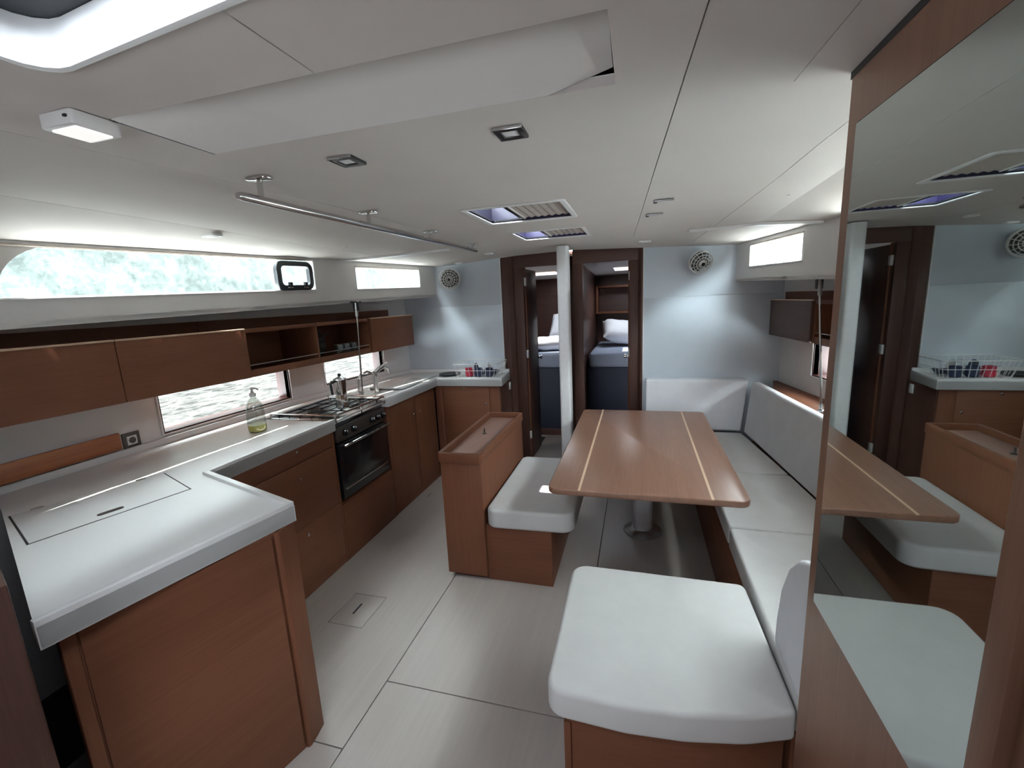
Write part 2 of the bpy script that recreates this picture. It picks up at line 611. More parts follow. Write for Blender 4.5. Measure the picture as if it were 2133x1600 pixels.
w1 = side_window(1, -1, win_a[0], win_a[1], 0.34, 0.955, 'long coachroof window above the galley with a black opening port')
w2 = side_window(2, -1, win_b[0], win_b[1], 0.33, 0.87, 'short coachroof window on the galley side near the white bulkhead')
w3 = side_window(3, 1, win_b[0] + 0.06, win_b[1], 0.36, 0.90, 'short coachroof window above the settee corner')
w4 = side_window(4, 1, 0.8, 2.60, 0.34, 0.93, 'long coachroof window half hidden behind the mirror partition')
# rounded aft corner filler of the long window
f1 = side_map(-1)
bm = bmesh.new()
arc = [(0.89, 0.345), (0.89, 0.965), (1.24, 0.965)] + [(1.24 - 0.20 * math.sin(t * math.pi / 2), 0.965 - 0.62 * (1 - math.cos(t * math.pi / 2))) for t in frange(0.1, 1, 8)]
a = [bm.verts.new(Vector(f1(y, v)) + Vector((-0.004, 0, 0))) for y, v in arc]
b = [bm.verts.new(Vector(f1(y, v)) + Vector((-0.012, 0, 0))) for y, v in arc]
bm.faces.new(a)
bm.faces.new(b[::-1])
for i in range(len(a)):
    j = (i + 1) % len(a)
    bm.faces.new((a[i], b[i], b[j], a[j]))
finish('corner_filler', bm, 'panel', w1)
# black opening port in the long window
port = thing('opening_port', 'black framed opening port set in the long galley window', 'porthole', f1(2.41, 0.36))
pts = rpoly([(2.265, 0.36), (2.57, 0.36), (2.57, 0.90), (2.265, 0.90)], 0)
def rrect(y0, y1, v0, v1, ry, n=6):
    out = []
    zs = (zt(2.4) - zb(2.4))
    for (cy, cv, a0) in ((y1 - ry, v1 - ry / zs, 0), (y0 + ry, v1 - ry / zs, 90), (y0 + ry, v0 + ry / zs, 180), (y1 - ry, v0 + ry / zs, 270)):
        for k in range(n + 1):
            t = math.radians(a0 + 90 * k / n)
            out.append((cy + ry * math.cos(t), cv + ry / zs * math.sin(t)))
    return out
o_ = rrect(2.265, 2.57, 0.335, 0.915, 0.055)
i_ = rrect(2.302, 2.535, 0.445, 0.815, 0.022)
bm = bmesh.new()
rings = []
for ring, dx in ((o_, -0.006), (o_, 0.022), (i_, 0.022), (i_, -0.006)):
    rings.append([bm.verts.new(Vector(f1(y, v)) + Vector((dx, 0, 0))) for y, v in ring])
for q in range(4):
    A, B = rings[q], rings[(q + 1) % 4]
    for k in range(len(A)):
        l = (k + 1) % len(A)
        bm.faces.new((A[k], A[l], B[l], B[k]))
finish('port_frame', bm, 'rubber', port, 0.004)
for y in (2.355, 2.485):
    box('latch', f1(y, 0)[0] + 0.018, f1(y, 0)[0] + 0.034, y - 0.012, y + 0.012, f1(y, 0.43)[2], f1(y, 0.50)[2], 'rubber', port)
for y in (2.355, 2.485):
    box('latch_catch', f1(y, 0)[0] + 0.022, f1(y, 0)[0] + 0.028, y - 0.02, y + 0.02, f1(y, 0.385)[2], f1(y, 0.40)[2], 'chrome', port, 0.001)

# ---- hull sides under the band
def hull_side(side, ports):
    s = -1 if side == 'left' else 1
    bm = bmesh.new()
    b_surf(bm, [YA, 0, 1.05, 2.06, 2.73, 3.3, YB], [-0.05, 0.9, 1.68], lambda u, v: (CL + s * hw(u), u, v),
           lambda u, v: (s * 0.03, 0, 0), ports)
    return struct(finish('wall_' + side, bm, 'hull'))
ports_l = [(1.71, 2.58, 0.985, 1.19), (2.93, 3.60, 1.01, 1.20)]
ports_r = [(2.75, 3.50, 0.99, 1.20), (1.2, 2.1, 0.99, 1.20)]
hull_side('left', ports_l)
hull_side('right', ports_r)
def hull_port(n, s, p, label):
    y0, y1, z0, z1 = p
    e = bpy.data.objects.new('window_%d' % n, None)
    C.objects.link(e)
    e.location = (CL + s * hw((y0 + y1) / 2), (y0 + y1) / 2, z0)
    struct(e, label)
    def q(y, d, z): return (CL + s * (hw(y) + d), y, z)
    bm = bmesh.new()
    b_surf(bm, [y0, y1], [z0, z1], lambda u, v: q(u, 0.10, v), lambda u, v: (s * 0.006, 0, 0))
    finish('pane', bm, 'glass', e)
    # deep reveal boards
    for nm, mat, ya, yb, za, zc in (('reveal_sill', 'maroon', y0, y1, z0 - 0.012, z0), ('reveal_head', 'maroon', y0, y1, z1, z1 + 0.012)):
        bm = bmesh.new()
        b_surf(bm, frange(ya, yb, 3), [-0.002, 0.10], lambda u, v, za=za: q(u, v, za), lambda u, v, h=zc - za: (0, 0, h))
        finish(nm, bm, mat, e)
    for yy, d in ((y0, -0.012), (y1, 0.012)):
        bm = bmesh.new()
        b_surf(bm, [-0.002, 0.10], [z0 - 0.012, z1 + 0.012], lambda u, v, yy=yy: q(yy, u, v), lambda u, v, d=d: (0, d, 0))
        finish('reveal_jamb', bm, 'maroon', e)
    # pale trim round the opening
    for za in (z0 - 0.014, z1 + 0.014):
        tube('trim', [q(y, -0.004, za) for y in frange(y0 - 0.014, y1 + 0.014, 4)], 0.006, 'plastic', e, 6)
    for yy in (y0 - 0.014, y1 + 0.014):
        tube('trim', [q(yy, -0.004, z0 - 0.014), q(yy, -0.004, z1 + 0.014)], 0.006, 'plastic', e, 6)
hull_port(5, -1, ports_l[0], 'hull window with wood reveal behind the soap bottle')
hull_port(6, -1, ports_l[1], 'hull window with wood reveal behind the galley tap')
hull_port(7, 1, ports_r[0], 'hull window with wood reveal behind the settee shelf')
hull_port(8, 1, ports_r[1], 'hull window behind the mirror partition')

# ---- forward bulkheads
def bulkhead(name, x0, x1, label):
    o = struct(box(name, x0 + 0.004, x1 - 0.004, YB + 0.008, YB + 0.03, 0, 2.03, 'hull', None, 0), label)
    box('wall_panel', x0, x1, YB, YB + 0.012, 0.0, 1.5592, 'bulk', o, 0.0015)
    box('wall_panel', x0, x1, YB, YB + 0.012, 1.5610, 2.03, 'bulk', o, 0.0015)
    return o
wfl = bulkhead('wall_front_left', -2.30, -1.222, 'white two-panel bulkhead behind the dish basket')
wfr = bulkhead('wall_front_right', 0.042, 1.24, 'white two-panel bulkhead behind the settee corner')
struct(box('trim_1', -1.2235, -1.2155, YB - 0.004, YB + 0.02, 0.93, 1.99, 'plastic', None, 0.002), 'thin white edging where galley bulkhead meets the dark door post')
struct(box('trim_2', 0.036, 0.044, YB - 0.004, YB + 0.02, 0.0, 1.995, 'plastic', None, 0.002), 'thin white edging where settee bulkhead meets the dark door post')

# ---- doorways to the forward cabins
def door(n, x0, x1, zh, xo0, xo1, hinge, label):
    """opening x0..x1, frame outer xo0..xo1"""
    e = bpy.data.objects.new('door_%d' % n, None)
    C.objects.link(e)
    e.location = ((x0 + x1) / 2, YB + 0.05, 0)
    struct(e, label)
    box('header', xo0, xo1, YB + 0.03, YB + 0.07, zh, 2.02, 'dwood_x', e)
    box('jamb', xo0, x0, YB + 0.03, YB + 0.09, 0, zh, 'dwood_z', e)
    box('jamb', x1, xo1, YB + 0.03, YB + 0.09, 0, zh, 'dwood_z', e)
    hx = x0 if hinge < 0 else x1
    s = 1 if hinge < 0 else -1
    box('stop_bead', hx - 0.004 if s > 0 else hx - 0.012, hx + 0.012 if s > 0 else hx + 0.004, YB + 0.085, YB + 0.10, 0.0, zh, 'wood_z', e)
    leaf = box('door_leaf', hx - 0.03 if s > 0 else hx - 0.02 + 0.025, hx + 0.005 if s > 0 else hx + 0.04, YB + 0.10, YB + 0.55, 0.03, zh - 0.01, 'dwood_z', e)
    for z in (1.72, 1.05, 0.25):
        h = box('hinge', hx - 0.008, hx + 0.012, YB + 0.062, YB + 0.082 + 0.025, z, z + 0.075, 'plastic', e)
    lathe('door_handle', [(0.012, 0), (0.012, 0.03), (0.02, 0.035), (0.02, 0.05)], (hx + s * 0.006, YB + 0.50, 1.0), 'chrome', leaf, (s, 0, 0), 12)
    return e
door(1, -1.015, -0.64, 1.885, -1.10, -0.60, -1, 'dark wood cabin doorway between galley bulkhead and mast')
door(2, -0.475, -0.075, 1.885, -0.56, 0.0, 1, 'dark wood cabin doorway between mast and settee bulkhead')
struct(prism('trim_3', [(-1.215, YB + 0.0), (-1.15, YB - 0.0), (-1.10, YB + 0.045), (-1.10, YB + 0.12), (-1.215, YB + 0.12)], 0, 1.995, 'dwood_z', None, 0.006),
       'broad dark wood post beside the galley bulkhead')
struct(prism('trim_4', [(-0.004, YB + 0.03), (0.020, YB - 0.002), (0.036, YB - 0.002), (0.036, YB + 0.12), (-0.004, YB + 0.12)], 0, 2.0, 'dwood_z', None, 0.004),
       'slim dark wood post beside the settee bulkhead')
# cabins beyond
struct(box('wall_between_cabins', -0.60, -0.56, YB + 0.09, 6.4, 0, 2.0, 'dwood_y', None, 0.002), 'dark wood wall dividing the two forward cabins')
struct(box('wall_cabin_left', -1.62, -1.58, YB + 0.12, 6.4, 0, 2.0, 'dwood_y', None, 0.002))
struct(box('wall_cabin_right', 0.42, 0.46, YB + 0.12, 6.4, 0, 2.0, 'dwood_y', None, 0.002))
struct(box('wall_cabin_front', -1.62, 0.46, 6.4, 6.44, 0, 2.0, 'dwood_x', None, 0.002))
struct(box('floor_cabin', -1.62, 0.46, YB + 0.95, 6.4, -0.05, -0.002, 'floor', None, 0))
bm = bmesh.new()
b_surf(bm, [-1.62, 0.46], [YB + 0.06, 6.4], lambda u, v: (u, v, 1.96 - 0.04 * (v - 4)), lambda u, v: (0, 0, 0.02),
       [(-1.35, -0.95, 5.35, 5.75), (-0.28, 0.12, 5.35, 5.75)])
struct(finish('ceiling_cabin', bm, 'ceil'))
for n, x0 in ((9, -1.37), (10, -0.30)):
    struct(box('window_%d' % n, x0, x0 + 0.44, 5.33, 5.77, 1.935, 1.943, 'smoked2', None, 0),
           'tinted deck hatch over the %s forward cabin' % ('galley side' if n == 9 else 'settee side'))

# ---- aft end with the open companionway
bm = bmesh.new()
b_surf(bm, [-2.5, -1.36, 1.4], [-0.05, 0.6, 2.02], lambda u, v: (u, YA, v), lambda u, v: (0, -0.03, 0), [(-0.95, -0.15, 0.9, 1.92)])
struct(finish('wall_back', bm, 'wood_z'), 'aft bulkhead behind the companionway end')

struct(box('window_11', -0.96, -0.14, YA - 0.02, YA - 0.012, 0.89, 1.93, 'washboard', None, 0), 'tinted acrylic companionway washboard in the aft bulkhead')

# ---- partition with mirror
XP = 0.411
part = struct(prism('wall_partition', rpoly([(XP, -0.25), (XP + 0.035, -0.25), (XP + 0.035, 1.148), (XP, 1.148)], [0, 0, 0.012, 0.006]), 0.0, 2.012, 'wood_lit', None, 0.0015),
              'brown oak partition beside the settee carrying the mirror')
box('shadow_gap', XP - 0.001, XP + 0.03, -0.25, 1.149, 2.004, 2.018, 'sub', part, 0)
box('corner_post', XP - 0.018, XP + 0.002, 0.545, 0.585, 0, 2.0, 'wood_lit', part, 0.005)
mir = thing('wall_mirror', 'tall mirror fixed to the oak partition beside the settee', 'mirror', (XP, 0.85, 0.86))
box('mirror_glass', XP - 0.006, XP - 0.001, 0.590, 1.092, 0.862, 1.905, 'mirror', mir, 0.0008, 1)
box('mirror_backing', XP - 0.003, XP + 0.001, 0.586, 1.0945, 0.859, 1.908, 'sub', mir, 0)

# ---- mast compression post
mast = thing('mast_post', 'white square mast compression post between the two cabin doors', 'mast', (-0.57, 3.57, 0))
prism('post', rpoly([(-0.615, 3.52), (-0.525, 3.52), (-0.525, 3.64), (-0.615, 3.64)], 0.02, 4), 0.0, 1.99, 'alu', mast, 0)
prism('foot_collar', rpoly([(-0.635, 3.50), (-0.505, 3.50), (-0.505, 3.66), (-0.635, 3.66)], 0.02, 4), 0.0, 0.02, 'steel', mast, 0.002)

# ================================================================== GALLEY
ZC = 0.925
A_, B_, C_ = (-1.300, 0.546), (-1.163, 1.187), (-1.772, 1.380)
D_, E_, F_ = (-1.745, 3.60), (-1.136, 3.606), (-1.168, 3.985)
def hx(y): return CL - hw(y) + 0.003
wt_poly = [A_, B_, C_, (-1.768, 2.205), (-2.30, 2.205), (-2.30, 2.805), (-1.762, 2.805), D_, E_, F_, (hx(3.985), 3.985),
           (hx(2.73), 2.73), (hx(2.06), 2.06), (hx(1.05), 1.04)]
worktop = thing('galley_worktop', 'pale grey solid-surface worktop running round the whole galley', 'worktop', (-2.0, 2.3, 0.87))
bm = bmesh.new()
b_prism(bm, wt_poly, 0.868, ZC)
top = finish('top', bm, 'counter', worktop, 0)
# cut the sink bowl
SX0, SX1, SY0, SY1 = -2.14, -1.84, 3.12, 3.80
cut = box('cutter', SX0, SX1, SY0, SY1, 0.8, 1.0, 'counter', None, 0)
md = top.modifiers.new('cut', 'BOOLEAN')
md.object = cut
md.operation = 'DIFFERENCE'
md.solver = 'EXACT'
bpy.context.view_layer.update()
dg = bpy.context.evaluated_depsgraph_get()
me = bpy.data.meshes.new_from_object(top.evaluated_get(dg))
top.modifiers.clear()
top.data = me
me.polygons.foreach_set('use_smooth', [False] * len(me.polygons))
bpy.data.objects.remove(cut)

def strip(name, pts, wdt, z0, z1, mat, parent, side=1, bevel=0.004):
    """raised edge following pts; thickness to the given side"""
    P = [Vector(p) for p in pts]
    off = []
    for i, p in enumerate(P):
        ns = []
        for a, b in ((i - 1, i), (i, i + 1)):
            if 0 <= a and b < len(P):
                d = (P[b] - P[a]).normalized()
                ns.append(Vector((-d.y, d.x)) * side)
        nn = sum(ns, Vector((0, 0))).normalized()
        off.append(p + nn * wdt / max(0.35, nn.dot(ns[0])))
    return prism(name, [(p.x, p.y) for p in P] + [(p.x, p.y) for p in off[::-1]], z0, z1, mat, parent, bevel)
strip('fiddle', [A_, B_, C_, (-1.768, 2.205)], 0.022, 0.867, ZC + 0.015, 'counter', worktop, 1, 0.0022)
strip('fiddle', [(-1.762, 2.805), D_, E_, F_], 0.022, 0.867, ZC + 0.015, 'counter', worktop, 1, 0.0022)
strip('splash_back', [(hx(1.05), 1.04), (hx(2.06), 2.06), (hx(2.73), 2.73), (hx(3.985), 3.985), (-1.17, 3.985)], 0.018, ZC, ZC + 0.035, 'counter', worktop, -1)
# fridge lid
lid = [(-2.158, 0.918), (-1.816, 0.795), (-1.696, 1.235), (-1.996, 1.352)]
cx_, cy_ = sum(p[0] for p in lid) / 4, sum(p[1] for p in lid) / 4
prism('lid_gap', lid, ZC - 0.002, ZC + 0.0008, 'sub', worktop, 0)
lo = prism('fridge_lid', [(cx_ + (x - cx_) * 0.976, cy_ + (y - cy_) * 0.976) for x, y in lid], ZC - 0.002, ZC + 0.0022, 'counter', worktop, 0.0008)
def slot(name, c, d, L, wd, z0, z1, mat, par):
    d = Vector(d).normalized()
    n = Vector((-d.y, d.x))
    c = Vector(c)
    q = [c - d * L / 2 - n * wd / 2, c + d * L / 2 - n * wd / 2, c + d * L / 2 + n * wd / 2, c - d * L / 2 + n * wd / 2]
    return prism(name, rpoly([(p.x, p.y) for p in q], wd * 0.45, 3), z0, z1, mat, par, 0)
slot('lift_handle', (-1.805, 1.02), (0.12, 0.44), 0.075, 0.022, ZC, ZC + 0.004, 'pewter', lo)
slot('lid_hinge', (-2.13, 0.985), (0.16, 0.434), 0.035, 0.016, ZC, ZC + 0.005, 'steel', lo)
slot('lid_hinge', (-2.02, 1.27), (0.16, 0.434), 0.035, 0.016, ZC, ZC + 0.005, 'steel', lo)

# peninsula
pen = thing('galley_peninsula', 'oak cabinet carrying the worktop end with the fridge lid', 'cabinet', (-1.5, 0.95, 0))
pp = [(-1.322, 0.600), (-1.170, 1.120), (-1.205, 1.180), (-1.80, 1.375), (-2.44, 1.375), (-2.44, 1.075)]
prism('body', pp, 0.0, 0.866, 'wood_y', pen, 0.003)
d = Vector((-1.170 + 1.322, 1.120 - 0.600)).normalized()
n = Vector((d.y, -d.x))
def along(p, t, o): return (p[0] + d.x * t + n.x * o, p[1] + d.y * t + n.y * o)
a0 = (-1.322, 0.600)
prism('front_panel', [along(a0, 0.022, 0), along(a0, 0.505, 0), along(a0, 0.505, 0.008), along(a0, 0.022, 0.008)], 0.02, 0.862, 'wood_pen', pen, 0.002)
prism('corner_post', rpoly([along(a0, 0.508, 0.008), along(a0, 0.53, 0.010), (-1.178, 1.192), (-1.225, 1.187)], 0.006, 3), 0.0, 0.866, 'wood_z', pen, 0.002)
prism('aft_post', [along(a0, -0.012, 0.004), along(a0, 0.018, 0.004), along(a0, 0.018, -0.03), along(a0, -0.012, -0.03)], 0.0, 0.866, 'wood_z', pen, 0.003)

FX = -1.785
def knob(par, p, ax):
    lathe('latch_button', [(0.0095, 0), (0.0095, 0.005), (0.007, 0.008), (0.001, 0.009)], p, 'chrome', par, ax, 14)
# drawer unit
dr = thing('drawer_cabinet', 'oak drawer cabinet between the worktop corner and the oven', 'cabinet', (-2.0, 1.8, 0))
box('body', -2.34, FX - 0.018, 1.40, 2.184, 0.0, 0.866, 'wood_y', dr)
box('side_panel', -2.30, FX - 0.001, 2.185, 2.203, 0.0, 0.866, 'wood_z', dr)
for z0, z1, kz in ((0.775, 0.862, 0.838), (0.41, 0.771, 0.684), (0.06, 0.406, 0.352)):
    f = box('drawer_front', FX - 0.018, FX, 1.45, 2.182, z0, z1, 'wood_y', dr, 0.0015)
    knob(f, (FX, 1.89, kz), (1, 0, 0))
box('plinth', FX - 0.03, FX - 0.004, 1.40, 2.20, 0.0, 0.058, 'wood_y', dr)
box('filler', FX - 0.018, FX - 0.0005, 1.385, 1.447, 0.06, 0.862, 'wood_z', dr)
# door unit
du = thing('door_cabinet', 'oak two-door cabinet between the oven and the galley corner', 'cabinet', (-2.0, 3.2, 0))
bm = bmesh.new()
b_prism(bm, [(FX - 0.018, 2.81), (FX - 0.018, 3.62), (-2.2, 3.9), (-2.34, 2.81)], 0.0, 0.80)
finish('body', bm, 'wood_y', du, 0.002)
box('side_panel', -2.30, FX - 0.001, 2.807, 2.825, 0.0, 0.866, 'wood_z', du)
for y0, y1, ky in ((2.828, 3.243, 3.196), (3.247, 3.61, 3.296)):
    f = box('door', FX - 0.018, FX, y0, y1, 0.06, 0.862, 'wood_z', du, 0.0015)
    knob(f, (FX, ky, 0.71), (1, 0, 0))
box('plinth', FX - 0.03, FX - 0.004, 2.81, 3.62, 0.0, 0.058, 'wood_y', du)
# return unit at the bulkhead
ru = thing('corner_cabinet', 'oak cabinet under the dish basket against the white bulkhead', 'cabinet', (-1.45, 3.8, 0))
box('body', -1.76, -1.165, 3.64, 3.99, 0.0, 0.866, 'wood_x', ru)
f = box('door', -1.705, -1.262, 3.622, 3.640, 0.06, 0.862, 'wood_x', ru, 0.0015)
knob(f, (-1.50, 3.622, 0.838), (0, -1, 0))
knob(f, (-1.298, 3.622, 0.706), (0, -1, 0))
box('filler', -1.778, -1.708, 3.620, 3.640, 0.0, 0.862, 'wood_z', ru)
box('end_stile', -1.259, -1.163, 3.622, 3.640, 0.0, 0.862, 'wood_z', ru)
box('plinth', -1.708, -1.262, 3.626, 3.640, 0.0, 0.057, 'wood_x', ru)
box('side_panel', -1.165, -1.158, 3.64, 3.985, 0.0, 0.864, 'dwood_z', ru)
sw = tag(box('light_switch', -1.158, -1.150, 3.90, 3.945, 0.775, 0.845, 'plastic', None, 0.003), 'small white switch on the end of the galley cabinet', 'switch')
# panel below the oven
op = tag(box('oven_plinth', -2.25, FX - 0.001, 2.206, 2.804, 0.0, 0.375, 'wood_y', None, 0.002), 'plain oak panel closing the space below the oven', 'panel')

# ---- oven
ov = thing('gas_oven', 'black and steel gimballed gas oven with hob set into the galley', 'oven', (-2.0, 2.5, 0.38))
OF = FX + 0.004
box('body', -2.27, OF - 0.03, 2.222, 2.788, 0.385, 0.895, 'black', ov, 0.004)
dd = box('oven_door', OF - 0.03, OF - 0.004, 2.232, 2.778, 0.405, 0.765, 'black', ov, 0.004)
box('door_glass', OF - 0.005, OF - 0.0015, 2.28, 2.73, 0.50, 0.715, 'black', dd, 0.001)
box('lower_trim', OF - 0.006, OF + 0.003, 2.25, 2.755, 0.462, 0.472, 'chrome', dd, 0.002)
tube('door_handle', [(OF + 0.028, 2.25, 0.752), (OF + 0.028, 2.765, 0.752)], 0.009, 'chrome', dd, 10)
for y in (2.27, 2.745):
    tube('handle_post', [(OF - 0.006, y, 0.752), (OF + 0.028, y, 0.752)], 0.007, 'chrome', dd, 8)
box('control_panel', OF - 0.03, OF - 0.002, 2.232, 2.778, 0.778, 0.875, 'pewter', ov, 0.004)
for y in (2.30, 2.39, 2.60, 2.67, 2.735):
    k = lathe('control_knob', [(0.021, 0), (0.021, 0.006), (0.017, 0.024), (0.012, 0.026)], (OF - 0.002, y, 0.828), 'black', ov, (1, 0, 0), 18)
    box('pointer', OF + 0.022, OF + 0.026, y - 0.002, y + 0.002, 0.830, 0.844, 'plastic', k, 0)
box('hob_top', -2.27, OF - 0.01, 2.222, 2.788, 0.895, 0.905, 'steel', ov, 0.003)
for z, rr in ((0.955, 0.006), (0.925, 0.004)):
    tube('pan_rail', [(-2.265, 2.227, z), (OF - 0.004, 2.227, z), (OF + 0.006, 2.24, z), (OF + 0.006, 2.77, z), (OF - 0.004, 2.783, z), (-2.265, 2.783, z)], rr, 'chrome', ov, 8)
for x, y in ((OF, 2.232), (OF, 2.50), (OF, 2.778), (-2.26, 2.227), (-2.26, 2.783)):
    tube('rail_post', [(x, y, 0.90), (x, y, 0.957)], 0.005, 'chrome', ov, 8)
for x, y, r in ((-1.93, 2.36, 0.05), (-1.93, 2.65, 0.036), (-2.14, 2.50, 0.045)):
    bb = lathe('burner', [(r * 1.3, 0), (r * 1.3, 0.006), (r, 0.010), (r, 0.020), (r * 0.7, 0.026), (0.001, 0.027)], (x, y, 0.905), 'pewter', ov, (0, 0, 1), 22)
for x in (-2.22, -2.14, -2.06, -1.97, -1.89, -1.83):
    tube('grate_bar', [(x, 2.25, 0.906), (x, 2.25, 0.938), (x, 2.76, 0.938), (x, 2.76, 0.906)], 0.0045, 'black', ov, 6)
for y in (2.25, 2.42, 2.59, 2.76):
    tube('grate_bar', [(-2.23, y, 0.936), (-1.82, y, 0.936)], 0.0045, 'black', ov, 6)
for x, y in ((OF - 0.01, 2.262), (OF - 0.01, 2.77)):
    pass
# pan clamp: tall chrome percolator standing on the hob
cp = thing('coffee_percolator', 'tall chrome percolator standing on the hob', 'coffee pot', (-1.90, 2.47, 0.943))
lathe('lower_body', [(0.040, 0), (0.042, 0.004), (0.036, 0.085), (0.036, 0.092)], (-1.90, 2.47, 0.943), 'chrome', cp, (0, 0, 1), 10)
lathe('upper_body', [(0.034, 0.092), (0.036, 0.098), (0.043, 0.188), (0.044, 0.192)], (-1.90, 2.47, 0.943), 'chrome', cp, (0, 0, 1), 10)
ld = lathe('pot_lid', [(0.044, 0.192), (0.040, 0.200), (0.012, 0.210), (0.008, 0.214)], (-1.90, 2.47, 0.943), 'steel', cp, (0, 0, 1), 10)
lathe('lid_knob', [(0.006, 0.212), (0.011, 0.220), (0.011, 0.230), (0.004, 0.234)], (-1.90, 2.47, 0.943), 'rubber', ld, (0, 0, 1), 12)
tube('handle', [(-1.90, 2.425, 1.13), (-1.90, 2.385, 1.135), (-1.90, 2.375, 1.12), (-1.90, 2.383, 1.05)], 0.008, 'rubber', cp, 8)
prism('spout', [(-1.91, 2.508), (-1.89, 2.508), (-1.90, 2.535)], 1.095, 1.135, 'chrome', cp, 0.001)

# ---- sink, tap
sk = thing('galley_sink', 'stainless sink let into the worktop by the hull window', 'sink', (-1.99, 3.46, 0.78))
bm = bmesh.new()
def ring(x0, x1, y0, y1, z, r): return [(x, y, z) for x, y in rpoly([(x0, y0), (x1, y0), (x1, y1), (x0, y1)], r, 4)]
prof = [ring(SX0 - 0.012, SX1 + 0.012, SY0 - 0.012, SY1 + 0.012, ZC + 0.0005, 0.03), ring(SX0 - 0.010, SX1 + 0.010, SY0 - 0.010, SY1 + 0.010, ZC + 0.003, 0.03),
        ring(SX0 + 0.004, SX1 - 0.004, SY0 + 0.004, SY1 - 0.004, ZC + 0.002, 0.03), ring(SX0 + 0.01, SX1 - 0.01, SY0 + 0.01, SY1 - 0.01, 0.84, 0.03),
        ring(SX0 + 0.03, SX1 - 0.03, SY0 + 0.03, SY1 - 0.03, 0.815, 0.03)]
rr = [[bm.verts.new(p) for p in q] for q in prof]
for Aq, Bq in zip(rr, rr[1:]):
    for k in range(len(Aq)):
        l = (k + 1) % len(Aq)
        bm.faces.new((Aq[k], Aq[l], Bq[l], Bq[k]))
bm.faces.new(rr[-1])
finish('bowl', bm, 'steel', sk)
lathe('drain', [(0.028, 0), (0.028, 0.003), (0.018, 0.003), (0.016, 0.001)], (-1.99, 3.62, 0.8155), 'chrome', sk)
cov = tag(prism('sink_cover', rpoly([(-2.145, 3.14), (-1.835, 3.14), (-1.835, 3.79), (-2.145, 3.79)], 0.02), ZC + 0.0035, ZC + 0.018, 'counter', None, 0.003), 'pale slotted board covering part of the galley sink', 'sink cover')
for y in (3.50, 3.56):
    slot('grip_slot', (-1.93, y), (1, 0), 0.10, 0.014, ZC + 0.0172, ZC + 0.0186, 'pewter', cov)
tp = thing('sink_tap', 'chrome mixer tap standing beside the galley sink', 'tap', (-2.0, 3.02, ZC))
lathe('tap_body', [(0.026, 0), (0.026, 0.006), (0.020, 0.012), (0.019, 0.13), (0.021, 0.135), (0.020, 0.165), (0.010, 0.175)], (-2.0, 3.03, ZC + 0.001), 'chrome', tp)
tube('spout', [(-2.0, 3.03, ZC + 0.14), (-1.995, 3.08, ZC + 0.175), (-1.99, 3.15, ZC + 0.19), (-1.985, 3.20, ZC + 0.17), (-1.985, 3.215, ZC + 0.13)], [0.013, 0.0125, 0.012, 0.012, 0.012], 'chrome', tp, 12)
tube('lever', [(-2.0, 3.03, ZC + 0.17), (-1.98, 3.06, ZC + 0.195), (-1.945, 3.13, ZC + 0.225)], [0.009, 0.008, 0.005], 'chrome', tp, 8)
tp2 = thing('spray_tap', 'slim chrome sea water spout behind the hob', 'tap', (-2.08, 2.95, ZC))
lathe('tap_body', [(0.018, 0), (0.018, 0.006), (0.012, 0.010), (0.012, 0.12)], (-2.12, 2.98, ZC + 0.001), 'chrome', tp2, (0, 0, 1), 16)
tube('spout', [(-2.12, 2.98, ZC + 0.11), (-2.11, 3.0, ZC + 0.15), (-2.09, 3.06, ZC + 0.165), (-2.07, 3.11, ZC + 0.14)], 0.009, 'chrome', tp2, 10)

# ---- soap bottle
sb = thing('soap_bottle', 'clear pump bottle with a little yellow soap standing on the worktop', 'bottle', (-2.105, 1.968, ZC))
bp = (-2.105, 1.968, ZC + 0.0005)
lathe('bottle_body', [(0.040, 0), (0.046, 0.006), (0.048, 0.03), (0.047, 0.12), (0.042, 0.155), (0.026, 0.185), (0.015, 0.195), (0.015, 0.215)], bp, 'bottle', sb, (0, 0, 1), 26)
lathe('soap', [(0.039, 0.003), (0.0445, 0.007), (0.046, 0.03), (0.046, 0.042), (0.001, 0.0425)], bp, 'soap', sb, (0, 0, 1), 26)
pm = lathe('pump_cap', [(0.017, 0.205), (0.018, 0.222), (0.009, 0.226), (0.006, 0.245), (0.011, 0.247), (0.011, 0.256)], bp, 'plastic', sb, (0, 0, 1), 16)
tube('nozzle', [(-2.105, 1.968, ZC + 0.251), (-2.075, 1.968, ZC + 0.252), (-2.06, 1.968, ZC + 0.245)], 0.005, 'plastic', pm, 8)

# ---- board and socket on the hull side
bd = tag(prism('chopping_board', [(-2.452, 0.985), (-2.432, 0.985), (-2.432, 1.482), (-2.452, 1.482)], ZC + 0.045, 1.052, 'board', None, 0.004), 'long orange-brown wooden board standing against the hull side', 'board')
so_ = thing('wall_socket', 'square grey framed wall socket beside the orange board', 'socket', (-2.466, 1.545, 0.945))
box('frame', -2.472, -2.458, 1.505, 1.585, 0.955, 1.035, 'pewter', so_, 0.003)
box('insert', -2.460, -2.455, 1.522, 1.568, 0.972, 1.018, 'plastic', so_, 0.002)
lathe('outlet', [(0.016, 0), (0.016, 0.002), (0.012, 0.0022)], (-2.455, 1.545, 0.995), 'pewter', so_, (1, 0, 0), 16)

